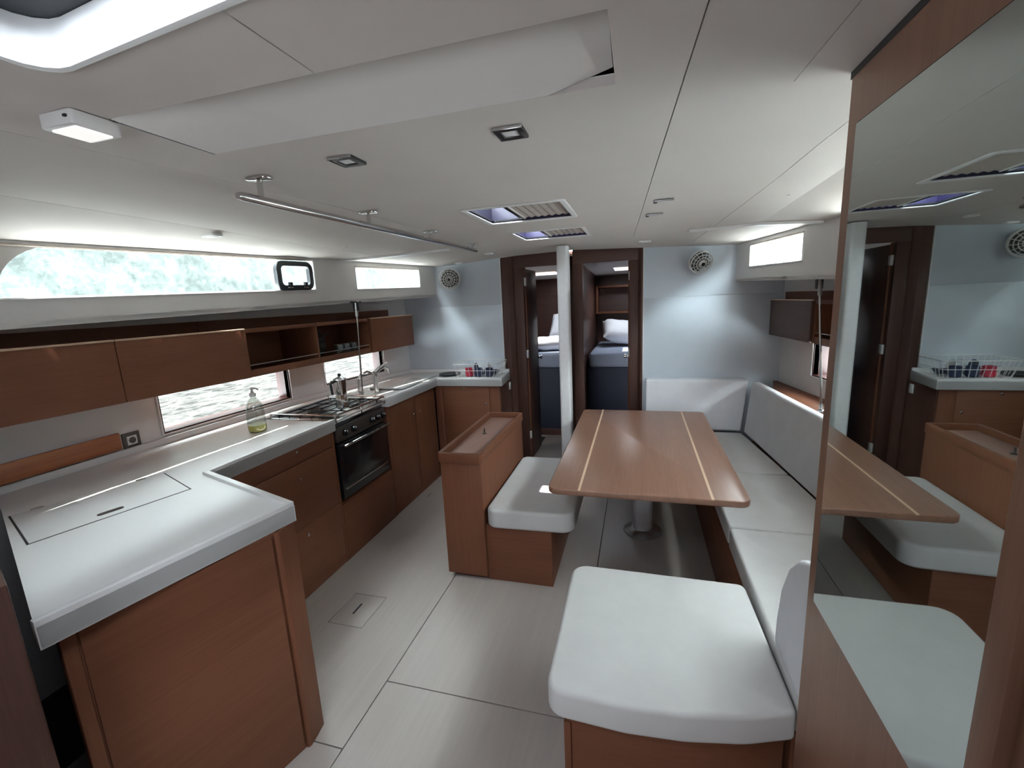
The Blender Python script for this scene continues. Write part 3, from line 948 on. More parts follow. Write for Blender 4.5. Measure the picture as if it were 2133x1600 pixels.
# ---- dish basket and crockery
bk = thing('dish_basket', 'white wire dish basket on the worktop by the bulkhead', 'basket', (-1.40, 3.79, ZC))
def rect(x0, x1, y0, y1, z, r=0.03): return [(x, y, z) for x, y in rpoly([(x0, y0), (x1, y0), (x1, y1), (x0, y1)], r, 4)]
t_ = rect(-1.61, -1.18, 3.645, 3.955, 1.055)
b_ = rect(-1.58, -1.21, 3.67, 3.93, ZC + 0.008)
m_ = rect(-1.597, -1.193, 3.657, 3.944, 0.995)
tube('rim', t_, 0.0035, 'plastic', bk, 6, True)
tube('base_ring', b_, 0.003, 'plastic', bk, 6, True)
tube('middle_ring', m_, 0.0022, 'plastic', bk, 6, True)
def edge_pts(x0, x1, y0, y1, z, n1, n2):
    out = []
    for i in range(n1):
        t = (i + 0.5) / n1
        out += [(x0 + (x1 - x0) * t, y0, z), (x0 + (x1 - x0) * t, y1, z)]
    for i in range(n2):
        t = (i + 0.5) / n2
        out += [(x0, y0 + (y1 - y0) * t, z), (x1, y0 + (y1 - y0) * t, z)]
    return out
for p, q in zip(edge_pts(-1.58, -1.21, 3.67, 3.93, ZC + 0.008, 10, 7), edge_pts(-1.61, -1.18, 3.645, 3.955, 1.055, 10, 7)):
    tube('wire', [p, q], 0.0018, 'plastic', bk, 5)
for i in range(9):
    x = -1.56 + 0.33 * i / 8
    tube('floor_wire', [(x, 3.67, ZC + 0.008), (x, 3.93, ZC + 0.008)], 0.0018, 'plastic', bk, 5)
def mug(x, y, mat, label, h=0.075, r=0.036):
    t = thing('mug', label, 'mug', (x, y, ZC + 0.011))
    lathe('cup', [(r * 0.8, 0), (r, 0.008), (r, h), (r * 0.9, h), (r * 0.88, 0.012), (0.001, 0.010)], (x, y, ZC + 0.011), mat, t, (0, 0, 1), 18)
    tube('handle', [(x + r * 0.9, y, ZC + 0.011 + h * 0.8), (x + r * 1.5, y, ZC + 0.011 + h * 0.75), (x + r * 1.5, y, ZC + 0.011 + h * 0.35), (x + r * 0.9, y, ZC + 0.011 + h * 0.25)], 0.005, mat, t, 6)
mug(-1.475, 3.72, 'red', 'red mug standing in the wire dish basket')
mug(-1.385, 3.72, 'bluec', 'dark blue mug beside the red mug in the dish basket')
mug(-1.285, 3.715, 'bluec', 'dark blue mug at the doorway end of the dish basket')
def bowl(x, y, z, r, mat, label):
    return tag(lathe('bowl', [(r * 0.45, 0), (r * 0.5, 0.004), (r, r * 0.6), (r * 0.96, r * 0.6), (r * 0.45, 0.010), (0.001, 0.008)], (x, y, z), mat, None, (0, 0, 1), 22), label, 'bowl')
bowl(-1.52, 3.84, ZC + 0.011, 0.062, 'plastic', 'white bowl behind the red mug in the dish basket')
bowl(-1.375, 3.84, ZC + 0.011, 0.068, 'linen', 'white bowl behind the dark blue mug in the dish basket')
bowl(-1.278, 3.85, ZC + 0.011, 0.055, 'bluec', 'dark blue bowl at the corner of the dish basket')
for x_, mt_, lb in ((-1.44, 'bluec', 'dark plate standing on edge between the bowls in the dish basket'), (-1.315, 'plastic', 'white plate standing on edge near the doorway end of the dish basket')):
    tag(lathe('plate', [(0.03, 0), (0.050, 0.004), (0.053, 0.010), (0.050, 0.011), (0.03, 0.004), (0.001, 0.004)], (x_, 3.80, ZC + 0.066), mt_, None, (1, 0, 0.15), 26), lb, 'plate')
pl = tag(lathe('oven_dish', [(0.07, 0), (0.09, 0.004), (0.105, 0.018), (0.100, 0.018), (0.06, 0.006), (0.001, 0.006)], (-1.715, 3.83, ZC + 0.001), 'rubber', None, (0, 0, 1), 26), 'flat black dish lying beside the dish basket', 'dish')

# ---- overhead cabinets on the galley side
CF = [(0.45, -2.21), (1.36, -2.150), (1.97, -2.092), (2.52, -2.060), (3.08, -2.030), (3.70, -1.995)]
def cf(y): return lerp(CF, y) - 0.010
def cb(y): return CL - hw(y) + 0.004
Z0, Z1 = 1.238, 1.500
def seg_prism(name, y0, y1, fa, fb, z0, z1, mat, par, bev=0.0015):
    return prism(name, [(fa(y0), y0), (fa(y1), y1), (fb(y1), y1), (fb(y0), y0)], z0, z1, mat, par, bev)
def overhead(name, label, cat, y0, y1, bays, front, back, mats=('wood_y', 'wood_y', 'wood_z')):
    e = thing(name, label, cat, ((front(y0) + back(y0)) / 2, (y0 + y1) / 2, Z0))
    s = 1 if front(y0) > back(y0) else -1
    seg_prism('bottom_board', y0, y1, lambda y: front(y) - s * 0.002, back, Z0, Z0 + 0.014, mats[0], e)
    seg_prism('top_board', y0, y1, lambda y: front(y) - s * 0.004, back, Z1 - 0.014, Z1, mats[0], e)
    seg_prism('back_board', y0, y1, lambda y: back(y) + s * 0.03, lambda y: back(y) + s * 0.002, Z0 + 0.012, Z1 + 0.062, mats[0], e)
    ys_ = sorted(set([b[0] for b in bays] + [b[1] for b in bays]))
    for y in ys_:
        ya = min(max(y - 0.007, y0), y1 - 0.014)
        seg_prism('divider', ya, ya + 0.014, lambda yy: front(yy) - s * 0.003, back, Z0 + 0.012, Z1 - 0.012, mats[2], e)
    for b in bays:
        if b[2] == 'door':
            dd_ = seg_prism('door', b[0] + 0.002, b[1] - 0.002, lambda y: front(y) + s * 0.016, front, Z0 + 0.001, Z1 + 0.004, mats[1], e)
            seg_prism('door_lip', b[0] + 0.002, b[1] - 0.002, lambda y: front(y) + s * 0.020, lambda y: front(y) + s * 0.002, Z1 + 0.004, Z1 + 0.013, 'lip', dd_, 0.003)
        else:
            seg_prism('lower_rail', b[0] + 0.007, b[1] - 0.007, front, lambda y: front(y) - s * 0.016, Z0, Z0 + 0.040, mats[0], e)
            seg_prism('upper_rail', b[0] + 0.007, b[1] - 0.007, front, lambda y: front(y) - s * 0.016, Z1 - 0.012, Z1 + 0.01, mats[0], e)
            yy0, yy1 = b[0] + 0.01, b[1] - 0.01
            tube('fiddle_wire', [(front(yy0) - s * 0.008, yy0, Z0 + 0.066), (front(yy1) - s * 0.008, yy1, Z0 + 0.066)], 0.003, 'steel', e, 6)
    return e
overhead('overhead_cabinet', 'two-door oak overhead cabinet above the orange board', 'cabinet', 0.45, 1.968, [(0.45, 1.36, 'door'), (1.36, 1.968, 'door')], cf, cb)
overhead('overhead_shelf', 'open two-bay oak shelf between the galley overhead cabinets', 'shelf', 1.972, 3.078, [(1.972, 2.52, 'open'), (2.52, 3.078, 'open')], cf, cb)
overhead('overhead_cabinet', 'single-door oak overhead cabinet beside the galley bulkhead', 'cabinet', 3.082, 3.70, [(3.082, 3.70, 'door')], cf, cb)
# things in the open shelf
pn = thing('frying_pan', 'black frying pan stored upright in the open galley shelf', 'pan', (-2.17, 2.66, Z0 + 0.016))
lathe('pan_body', [(0.075, 0), (0.10, 0.03), (0.096, 0.03), (0.07, 0.004), (0.001, 0.004)], (-2.235, 2.66, Z0 + 0.118), 'black', pn, (1, 0, 0.12), 28)
tube('handle', [(-2.21, 2.745, Z0 + 0.16), (-2.20, 2.80, Z0 + 0.19)], 0.008, 'rubber', pn, 8)
for i, (x, y) in enumerate(((-2.11, 2.78), (-2.11, 2.86), (-2.105, 2.94))):
    tag(lathe('tumbler', [(0.024, 0), (0.027, 0.004), (0.032, 0.085), (0.030, 0.085), (0.025, 0.008), (0.001, 0.007)], (x, y, Z0 + 0.0145), 'tumbler', None, (0, 0, 1), 18),
        ['glass tumbler beside the frying pan in the open shelf', 'middle glass tumbler of three in the open shelf', 'glass tumbler beside the shelf divider near the tie rod'][i], 'glass', 'tumblers in the galley shelf')
# shroud tie rods
def tie_rod(p0, p1, label):
    t = thing('tie_rod', label, 'rod', p1)
    p0, p1 = Vector(p0), Vector(p1)
    dv = (p1 - p0).normalized()
    tube('rod', [p0 + dv * 0.09, p1], 0.0065, 'chrome', t, 10)
    tube('turnbuckle', [p0, p0 + dv * 0.10], 0.012, 'steel', t, 10)
    box('deck_plate', p0.x - 0.035, p0.x + 0.035, p0.y - 0.02, p0.y + 0.02, p0.z, p0.z + 0.012, 'pewter', t)
    for dx in (-0.014, 0.014):
        box('clevis', p0.x + dx - 0.004, p0.x + dx + 0.004, p0.y - 0.014, p0.y + 0.014, p0.z - 0.06, p0.z, 'rubber', t)
    lathe('lower_fitting', [(0.02, 0), (0.02, 0.01), (0.011, 0.016), (0.011, 0.05)], p1, 'steel', t, -dv, 14)
tie_rod((-2.0, 2.885, zb(2.9) + 0.0), (-1.995, 2.835, ZC + 0.001), 'slim steel tie rod standing between galley shelf and oven')

# ---- companionway locker at the left edge
tag(prism('companionway_locker', [(-1.185, 0.478), (-2.44, 0.945), (-2.44, -0.25), (-1.185, -0.25)], 0.0, 1.10, 'dwood_z', None, 0.004), 'oak locker beside the companionway aft of the worktop end', 'locker')  # darker wood than the other oak, standing in for shade

# ================================================================== SALOON FURNITURE
# ---- table
tb = thing('saloon_table', 'oak saloon table with two pale inlay lines on a steel pedestal', 'table', (0.03, 2.9, 0))
TZ = 0.68
prism('table_top', rpoly([(-0.43, 2.015), (0.487, 2.015), (0.487, 3.60), (-0.43, 3.60)], [0.05, 0.05, 0.04, 0.04], 6), TZ - 0.032, TZ, 'table', tb, 0.006, 3)
for x in (-0.272, 0.327):
    box('inlay', x - 0.006, x + 0.006, 2.0155, 3.599, TZ - 0.005, TZ + 0.0006, 'inlay', tb, 0)
prism('under_frame', rpoly([(-0.24, 2.35), (0.30, 2.35), (0.30, 3.35), (-0.24, 3.35)], 0.03, 3), TZ - 0.065, TZ - 0.032, 'dwood_y', tb, 0.003)
lathe('base_flange', [(0.125, 0), (0.125, 0.008), (0.085, 0.018), (0.07, 0.03)], (0.035, 2.93, 0), 'steel', tb, (0, 0, 1), 32)
prism('pedestal', rpoly([(-0.03, 2.89), (0.10, 2.89), (0.10, 2.97), (-0.03, 2.97)], 0.035, 5), 0.02, TZ - 0.06, 'satin', tb, 0)

# ---- bench with tray back
bn = thing('storage_bench', 'oak bench whose tall back carries a tray top beside the table', 'bench', (-0.75, 2.6, 0))
BX0, BX1, BY0, BY1, BZ = -1.075, -0.832, 2.175, 3.09, 0.775
box('back_box', BX0, BX1, BY0, BY1, 0.03, BZ - 0.055, 'wood_z', bn, 0.004)
box('toe_plinth', BX0 + 0.03, BX1, BY0 + 0.03, BY1, 0.0, 0.03, 'dwood_y', bn, 0.001)
tr = box('tray_floor', BX0 + 0.01, BX1 - 0.01, BY0 + 0.01, BY1 - 0.01, BZ - 0.052, BZ - 0.036, 'tray', bn, 0.001)
b4 = rpoly([(BX0 - 0.012, BY0 - 0.012), (BX1 + 0.012, BY0 - 0.012), (BX1 + 0.012, BY1), (BX0 - 0.012, BY1)], 0.02, 4)
bm = bmesh.new()
ins = rpoly([(BX0 + 0.014, BY0 + 0.014), (BX1 - 0.014, BY0 + 0.014), (BX1 - 0.014, BY1 - 0.026), (BX0 + 0.014, BY1 - 0.026)], 0.008, 4)
rs = [[bm.verts.new((x, y, z)) for x, y in q] for q, z in ((b4, BZ - 0.055), (b4, BZ), (ins, BZ), (ins, BZ - 0.05))]
for q in range(4):
    Aq, Bq = rs[q], rs[(q + 1) % 4]
    for k in range(len(Aq)):
        l = (k + 1) % len(Aq)
        bm.faces.new((Aq[k], Aq[l], Bq[l], Bq[k]))
finish('tray_rim', bm, 'wood_y', bn, 0.003)
lt = lathe('tray_latch', [(0.016, 0), (0.016, 0.003), (0.006, 0.004), (0.005, 0.03), (0.010, 0.034), (0.001, 0.036)], (-0.975, 2.66, BZ - 0.036), 'pewter', tr, (0, 0, 1), 14)
box('seat_box', -0.832, -0.452, 2.20, 3.06, 0.0, 0.345, 'wood_x', bn, 0.004)
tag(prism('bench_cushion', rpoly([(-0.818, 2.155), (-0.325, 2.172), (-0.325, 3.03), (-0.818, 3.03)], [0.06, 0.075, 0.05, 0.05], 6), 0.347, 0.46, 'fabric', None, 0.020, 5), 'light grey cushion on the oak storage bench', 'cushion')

# ---- near seat (stool end of the settee)
ns = thing('end_bench', 'oak bench base under the large square cushion beside the mirror partition', 'bench', (0.1, 1.4, 0))
fr_ = [(-0.205, 1.125), (-0.03, 1.117), (0.13, 1.125), (0.27, 1.150), (0.405, 1.20)]
prism('seat_box', fr_ + [(0.405, 1.70), (-0.205, 1.70)], 0.0, 0.335, 'wood_x', ns, 0.003)
prism('seat_rim', [(x, y - 0.006) for x, y in fr_] + [(0.405, 1.70), (-0.205, 1.70)], 0.337, 0.358, 'wood_x', ns, 0.003)
box('corner_strip', -0.211, -0.190, 1.117, 1.140, 0.0, 0.336, 'wood_z', ns, 0.002)
c1 = [(-0.262, 1.100), (-0.03, 1.090), (0.13, 1.102), (0.29, 1.132), (0.426, 1.180), (0.408, 1.745), (-0.266, 1.752)]
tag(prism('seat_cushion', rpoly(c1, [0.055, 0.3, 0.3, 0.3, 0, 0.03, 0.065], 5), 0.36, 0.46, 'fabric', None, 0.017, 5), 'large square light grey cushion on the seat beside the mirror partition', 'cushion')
# upright end cushion
bm = bmesh.new()
prof = [(1.17, 0.462), (1.445, 0.462), (1.440, 0.56), (1.415, 0.68), (1.365, 0.78), (1.30, 0.845), (1.225, 0.885), (1.17, 0.888)]
a = [bm.verts.new((0.432, y, z)) for y, z in prof]
b = [bm.verts.new((0.53, y, z)) for y, z in prof]
bm.faces.new(a[::-1])
bm.faces.new(b)
for i in range(len(a)):
    j = (i + 1) % len(a)
    bm.faces.new((a[i], a[j], b[j], b[i]))
tag(finish('end_cushion', bm, 'fabric_back', None, 0.02, 4, 50), 'rounded upright grey cushion at the end of the mirror partition', 'cushion')

# ---- settee
def sx(y): return lerp([(1.2, 1.045), (2.63, 0.945), (3.823, 0.812)], y)   # back line at seat height
st = thing('settee', 'oak L-shaped settee base along the hull side', 'settee', (0.7, 2.7, 0))
prism('base', [(0.425, 1.21), (1.10, 1.21), (1.06, 3.93), (0.425, 3.93)], 0.0, 0.355, 'wood_y', st, 0.003)
box('base_return', 0.065, 0.424, 3.42, 3.93, 0.0, 0.355, 'wood_x', st)
tag(prism('settee_shelf', [(sx(1.25) + 0.14, 1.25), (sx(3.65) + 0.14, 3.63), (1.06, 3.99), (1.085, 3.99), (CL + hw(2.73) - 0.003, 2.73), (CL + hw(1.25) - 0.003, 1.25)], 0.835, 0.855, 'wood_y', None, 0.002), 'dark oak shelf behind the long settee back cushion', 'shelf')
gy = 0.004
def seatc(y0, y1, label, x0=0.432):
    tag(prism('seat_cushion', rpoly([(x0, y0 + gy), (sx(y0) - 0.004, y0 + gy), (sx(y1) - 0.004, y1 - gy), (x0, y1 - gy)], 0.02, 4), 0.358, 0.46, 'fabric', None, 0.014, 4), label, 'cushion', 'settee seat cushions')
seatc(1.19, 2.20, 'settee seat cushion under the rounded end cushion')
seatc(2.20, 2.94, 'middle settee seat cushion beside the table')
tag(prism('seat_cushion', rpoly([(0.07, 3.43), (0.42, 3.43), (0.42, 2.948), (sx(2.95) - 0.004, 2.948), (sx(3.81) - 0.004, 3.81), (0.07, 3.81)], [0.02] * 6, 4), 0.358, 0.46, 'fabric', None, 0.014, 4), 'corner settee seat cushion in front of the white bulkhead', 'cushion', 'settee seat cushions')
# backrests
bm = bmesh.new()
ya, yb = 1.475, 3.80
q = [(sx(ya), ya, 0.464), (sx(yb) + 0.004, yb, 0.464), (sx(yb) + 0.10, yb + 0.012, 0.464), (sx(ya) + 0.10, ya, 0.464)]
q2 = [(sx(ya) + 0.055, ya, 0.885), (sx(yb) + 0.045, yb, 0.880), (sx(yb) + 0.11, yb + 0.012, 0.880), (sx(ya) + 0.125, ya, 0.885)]
a = [bm.verts.new(p) for p in q]
b = [bm.verts.new(p) for p in q2]
bm.faces.new(a[::-1])
bm.faces.new(b)
for i in range(4):
    j = (i + 1) % 4
    bm.faces.new((a[i], a[j], b[j], b[i]))
tag(finish('back_cushion', bm, 'fabric_back', None, 0.018, 4), 'long grey back cushion of the settee along the hull side', 'cushion')
bm = bmesh.new()
x1b, x1t = sx(3.8) - 0.008, sx(3.8) + 0.035
a = [bm.verts.new(p) for p in ((0.062, 3.825, 0.464), (x1b, 3.825, 0.464), (x1b, 3.985, 0.464), (0.062, 3.985, 0.464))]
b = [bm.verts.new(p) for p in ((0.062, 3.865, 0.882), (x1t, 3.825 + 0.02, 0.882), (x1t, 3.985, 0.882), (0.062, 3.985, 0.882))]
bm.faces.new(a[::-1])
bm.faces.new(b)
for i in range(4):
    j = (i + 1) % 4
    bm.faces.new((a[i], a[j], b[j], b[i]))
tag(finish('back_cushion', bm, 'fabric_back', None, 0.016, 4), 'grey back cushion against the white bulkhead beyond the table', 'cushion')

# ---- overhead cabinets on the settee side
def rf(y): return lerp([(1.2, 1.25), (2.7, 1.135), (3.90, 1.0)], y)
def rb(y): return CL + hw(y) - 0.004
overhead('overhead_cabinet', 'small oak overhead cabinet above the settee beside the white bulkhead', 'cabinet', 3.26, 3.90, [(3.26, 3.90, 'door')], rf, rb, ('wood_y', 'dwood_y', 'wood_z'))
overhead('overhead_shelf', 'open oak overhead shelf above the settee partly behind the mirror partition', 'shelf', 2.40, 3.256, [(2.40, 3.256, 'open')], rf, rb)
tie_rod((1.045, 3.13, zb(3.1)), (1.05, 2.955, 0.857), 'steel tie rod in front of the settee overhead shelf')

# ================================================================== FORWARD CABINS
def berth(x0, x1, lab, side):
    e = thing('cabin_berth', 'dark blue fronted berth base in the %s cabin' % side, 'bed', ((x0 + x1) / 2, 5.6, 0))
    box('base', x0, x1, 5.0, 6.38, 0.0, 0.805, 'navy', e, 0.004)
    box('kick_board', x0, x1, 4.99, 5.0, 0.0, 0.08, 'dwood_x', e, 0.001)
    tag(prism('mattress', rpoly([(x0 + 0.01, 4.985), (x1 - 0.01, 4.985), (x1 - 0.01, 6.38), (x0 + 0.01, 6.38)], 0.06, 4), 0.807, 0.965, 'sheet', None, 0.035, 4), 'blue-grey mattress on the %s cabin berth' % side, 'mattress')
berth(-1.57, -0.61, '', 'galley side')
berth(-0.55, 0.41, '', 'settee side')
def pillow(c, size, rot, label, mat='linen'):
    bm = bmesh.new()
    N = 12
    grid = {}
    for s in (1, -1):
        for i in range(N + 1):
            for j in range(N + 1):
                u, v = i / N * 2 - 1, j / N * 2 - 1
                h = (max(0, (1 - u ** 4)) * max(0, (1 - v ** 4))) ** 0.55
                pinch = 1 - 0.07 * (1 - abs(u) ** 2) * (abs(v) > 0.99) - 0.0
                key = (s if 0 < i < N and 0 < j < N else 0, i, j)
                if key not in grid:
                    wob = 0.006 * math.sin(9 * u + 4 * v + c[0] * 7)
                    grid[key] = bm.verts.new((u * size[0] / 2, v * size[1] / 2 * pinch, s * h * size[2] / 2 + (wob if key[0] else 0)))
        for i in range(N):
            for j in range(N):
                kk = [(i, j), (i + 1, j), (i + 1, j + 1), (i, j + 1)]
                vv = [grid[(s if 0 < a < N and 0 < b < N else 0, a, b)] for a, b in kk]
                bm.faces.new(vv if s > 0 else vv[::-1])
    R = Matrix.Rotation(rot[2], 4, 'Z') @ Matrix.Rotation(rot[0], 4, 'X') @ Matrix.Rotation(rot[1], 4, 'Y')
    for v in bm.verts:
        v.co = R @ v.co + Vector(c)
    return tag(finish('pillow', bm, mat, None, 0, 0, 80), label, 'pillow')
pillow((-0.98, 5.45, 1.05), (0.62, 0.42, 0.15), (0.05, 0.0, 0.25), 'white pillow lying flat on the galley side cabin berth')
pillow((-0.86, 6.0, 1.22), (0.58, 0.42, 0.17), (0.85, 0.0, -0.1), 'white pillow propped up on the galley side cabin berth')
pillow((-0.14, 5.80, 1.13), (0.60, 0.42, 0.20), (0.45, 0.2, 0.1), 'white pillow on the settee side cabin berth')
sh = thing('cabin_shelf', 'dark open shelf over the settee side cabin berth', 'shelf', (-0.06, 6.3, 1.40))
box('shelf_board', -0.52, 0.41, 6.12, 6.395, 1.36, 1.385, 'wood_x', sh)
box('shelf_top', -0.52, 0.41, 6.12, 6.395, 1.70, 1.725, 'wood_x', sh)
box('shelf_end', -0.55, -0.52, 6.12, 6.395, 1.36, 1.725, 'wood_z', sh)

# ================================================================== CEILING FITTINGS
def ceil_lip(o_, i_, z0, z1, name, mat, par, bev=0.002):
    bm = bmesh.new()
    rs = [[bm.verts.new((x, y, z)) for x, y in q] for q, z in ((o_, z0), (o_, z1), (i_, z1), (i_, z0))]
    for q in range(4):
        Aq, Bq = rs[q], rs[(q + 1) % 4]
        for k in range(len(Aq)):
            l = (k + 1) % len(Aq)
            bm.faces.new((Aq[k], Aq[l], Bq[l], Bq[k]))
    return finish(name, bm, mat, par, bev)
def rr4(h, d, r=0.03, n=4): return rpoly([(h[0] - d, h[2] - d), (h[1] + d, h[2] - d), (h[1] + d, h[3] + d), (h[0] - d, h[3] + d)], r, n)
# big hatch by the companionway
H = hatch_open
hh = thing('deck_hatch', 'large deck hatch with white surround over the companionway end', 'hatch', ((H[0] + H[1]) / 2, (H[2] + H[3]) / 2, 2.0))
def hq(d_, r=0.05): return rpoly([(H[0] - d_, H[2] - d_), (H[1] + d_, H[2] - d_), (H[1] + d_, 0.5295 + d_), (H[0] - d_, 0.580 + d_)], r, 4)
ceil_lip(hq(0.004), hq(-0.008), 1.992, 2.062, 'surround', 'white', hh)
ceil_lip(hq(0.03), hq(-0.045), 2.062, 2.085, 'hatch_frame', 'rubber', hh)
box('hatch_pane', H[0] - 0.02, H[1] + 0.02, H[2] - 0.02, H[3] + 0.02, 2.086, 2.094, 'smoked2', hh, 0)
tube('hatch_stay', [(H[0] + 0.04, H[3] - 0.20, 2.07), (H[0] + 0.18, H[3] - 0.06, 2.075)], 0.006, 'chrome', hh, 8)
box('hatch_latch', H[0] + 0.015, H[0] + 0.04, H[3] - 0.26, H[3] - 0.19, 2.05, 2.065, 'steel', hh)
# long recess with tilted panel
R_ = rec_open
rc = thing('ceiling_recess', 'long ceiling recess with a tilted pale panel beside the deck hatch', 'ceiling panel', ((R_[0] + R_[1]) / 2, 0.85, 2.0))
ceil_lip([(R_[0] - 0.01, R_[2] - 0.01), (R_[1] + 0.01, R_[2] - 0.01), (R_[1] + 0.01, R_[3] + 0.01), (R_[0] - 0.01, R_[3] + 0.01)],
         [(R_[0], R_[2]), (R_[1], R_[2]), (R_[1], R_[3]), (R_[0], R_[3])], 2.018, 2.16, 'recess_side', 'panel', rc, 0)
box('recess_top', R_[0] - 0.01, R_[1] + 0.01, R_[2] - 0.01, R_[3] + 0.01, 2.16, 2.17, 'sub', rc, 0)
bm = bmesh.new()
def fp(u, v):
    x = -1.036 + (-0.050 + 1.036) * u
    lift = 0.030 * max(0, (u - 0.87) / 0.13)
    z = 1.9985 + 0.075 * (1 - v) ** 1.2 * (1 - (1 - min(1, u / 0.16)) ** 2) + lift * v
    return (x, R_[2] + 0.002 + (R_[3] - R_[2] - 0.006) * v, z)
b_surf(bm, frange(0, 0.2, 6) + frange(0.25, 0.85, 4) + frange(0.87, 1, 4), frange(0, 1, 8), fp, lambda u, v: (0, 0, 0.006))
finish('tilted_panel', bm, 'panel', rc)
box('recess_gap_shade', R_[0] + 0.001, R_[0] + 0.008, R_[2] + 0.01, R_[3], 1.999, 2.004, 'rubber', rc, 0)  # dark strip drawn in place of the shaded gap beside the panel
# flush skylights
def skylight(h, label, gap):
    e = thing('skylight', label, 'skylight', ((h[0] + h[1]) / 2, (h[2] + h[3]) / 2, 2.0), 'flush skylights in the ceiling')
    zc = cz((h[0] + h[1]) / 2, (h[2] + h[3]) / 2)
    ceil_lip(rr4(h, 0.02, 0.02), rr4(h, -0.006, 0.01), zc - 0.006, zc + 0.0, 'bezel', 'plastic', e)
    ceil_lip(rr4(h, 0.006, 0.01), rr4(h, -0.002, 0.01), zc, zc + 0.09, 'well', 'purple', e, 0)
    xm_ = h[0] + (h[1] - h[0]) * 0.42
    pane = box('hatch_pane', h[0] - 0.004, h[1] + 0.004, h[2] - 0.004, h[3] + 0.004, zc + 0.088, zc + 0.096, 'smoked', e, 0)
    box('blind_bar', xm_ - 0.012, xm_ + 0.004, h[2] + 0.004, h[3] - 0.004, zc + 0.006, zc + 0.018, 'plastic', e)
    bm = bmesh.new()
    n = 14
    xs_ = frange(xm_, h[1] - 0.003, n)
    b_surf(bm, xs_, [h[2] + 0.004, h[3] - 0.004], lambda u, v: (u, v, zc + 0.010 + (0.006 if round((u - xm_) / (h[1] - 0.003 - xm_) * n) % 2 else 0)), lambda u, v: (0, 0, 0.0015))
    finish('pleated_blind', bm, 'blind', e)
    box('lid_edge', h[0] + 0.001, xm_ - 0.012, h[3] - 0.008, h[3] - 0.001, zc + 0.012, zc + 0.086, 'purple', e, 0)
    ceil_lip(rr4((h[0], xm_, h[2], h[3]), -0.002, 0.01), rr4((h[0], xm_ - 0.006, h[2], h[3]), -0.012, 0.01), zc + 0.004, zc + 0.012, 'gasket', 'black', e, 0)
    bm = bmesh.new()
    # unseen lid added to block sun: hinged forward, leaning aft over the opening
    b_surf(bm, [h[0] - 0.05, h[1] + 0.03], [0, 0.42 if gap < 0.6 else 0.46], lambda u, v: (u, h[3] + 0.01 - gap * v, zc + 0.10 + math.sqrt(1 - gap * gap) * v), lambda u, v: (0, 0.004, 0.005))
    finish('sun_shade_lid', bm, 'black', e)
skylight(sky1, 'half-shaded flush skylight over the table nearer the square spotlights', 0.90)
skylight(sky2, 'half-shaded flush skylight next to the mast post', 0.45)
# square spots
def spot(x, y, label):
    z = cz(x, y)
    e = thing('recessed_spotlight', label, 'light', (x, y, z - 0.006), 'square recessed spotlights')
    o4 = [(x - 0.036, y - 0.038), (x + 0.036, y - 0.038), (x + 0.036, y + 0.038), (x - 0.036, y + 0.038)]
    i4 = [(x - 0.020, y - 0.022), (x + 0.020, y - 0.022), (x + 0.020, y + 0.022), (x - 0.020, y + 0.022)]
    ceil_lip(o4, i4, z - 0.008, z + 0.004, 'bezel', 'bezel', e)
    box('lens', x - 0.021, x + 0.021, y - 0.023, y + 0.023, z - 0.004, z + 0.002, 'hull', e, 0.001)
    box('chrome_edge', x - 0.037, x + 0.037, y - 0.0405, y - 0.0375, z - 0.008, z, 'chrome', e, 0.0005)
spot(-0.300, 1.130, 'dark square spotlight recessed beside the skylight end of the ceiling panel')
spot(-0.774, 1.150, 'dark square spotlight recessed nearer the handrail')
# surface lamp
lp = thing('ceiling_lamp', 'white square surface lamp between deck hatch and handrail', 'light', (-1.085, 0.715, 1.975))
prism('lamp_body', rpoly([(-1.132, 0.668), (-1.040, 0.668), (-1.040, 0.758), (-1.132, 0.758)], 0.008, 3), 1.972, 1.998, 'plastic', lp, 0.003)
box('lamp_lens', -1.120, -1.052, 0.680, 0.746, 1.968, 1.974, 'lens', lp, 0.002)
box('lamp_switch', -1.058, -1.050, 0.664, 0.669, 1.983, 1.988, 'rubber', lp, 0.001)
# small flush fittings
def small(name, x, y, wx, wy, label, h=0.008, mat='plastic', z=None):
    z = cz(x, y) if z is None else z
    e = thing(name, label, 'light', (x, y, z - h))
    prism('housing', rpoly([(x - wx, y - wy), (x + wx, y - wy), (x + wx, y + wy), (x - wx, y + wy)], min(wx, wy) * 0.5, 4), z - h, z + 0.004, mat, e, 0.002)
    prism('lens', rpoly([(x - wx * .6, y - wy * .6), (x + wx * .6, y - wy * .6), (x + wx * .6, y + wy * .6), (x - wx * .6, y + wy * .6)], min(wx, wy) * 0.3, 3), z - h - 0.002, z - h + 0.001, 'white', e, 0.0005)
def zside(x, y):
    t = (x + 1.80) / (CL - so(y) + 1.80)
    return cz(-1.80, y) + (zt(y) - cz(-1.80, y)) * t
small('courtesy_light', -1.86, 1.66, 0.042, 0.026, 'small white courtesy light above the long galley window', 0.010, 'plastic', zside(-1.86, 1.66))
small('courtesy_light', -1.18, 3.58, 0.035, 0.03, 'small white light at the handrail end near the bulkhead')
small('courtesy_light', 0.045, 3.56, 0.045, 0.03, 'small white light above the settee side cabin door')
small('courtesy_light', -1.58, 3.90, 0.035, 0.025, 'small white light above the galley fan')
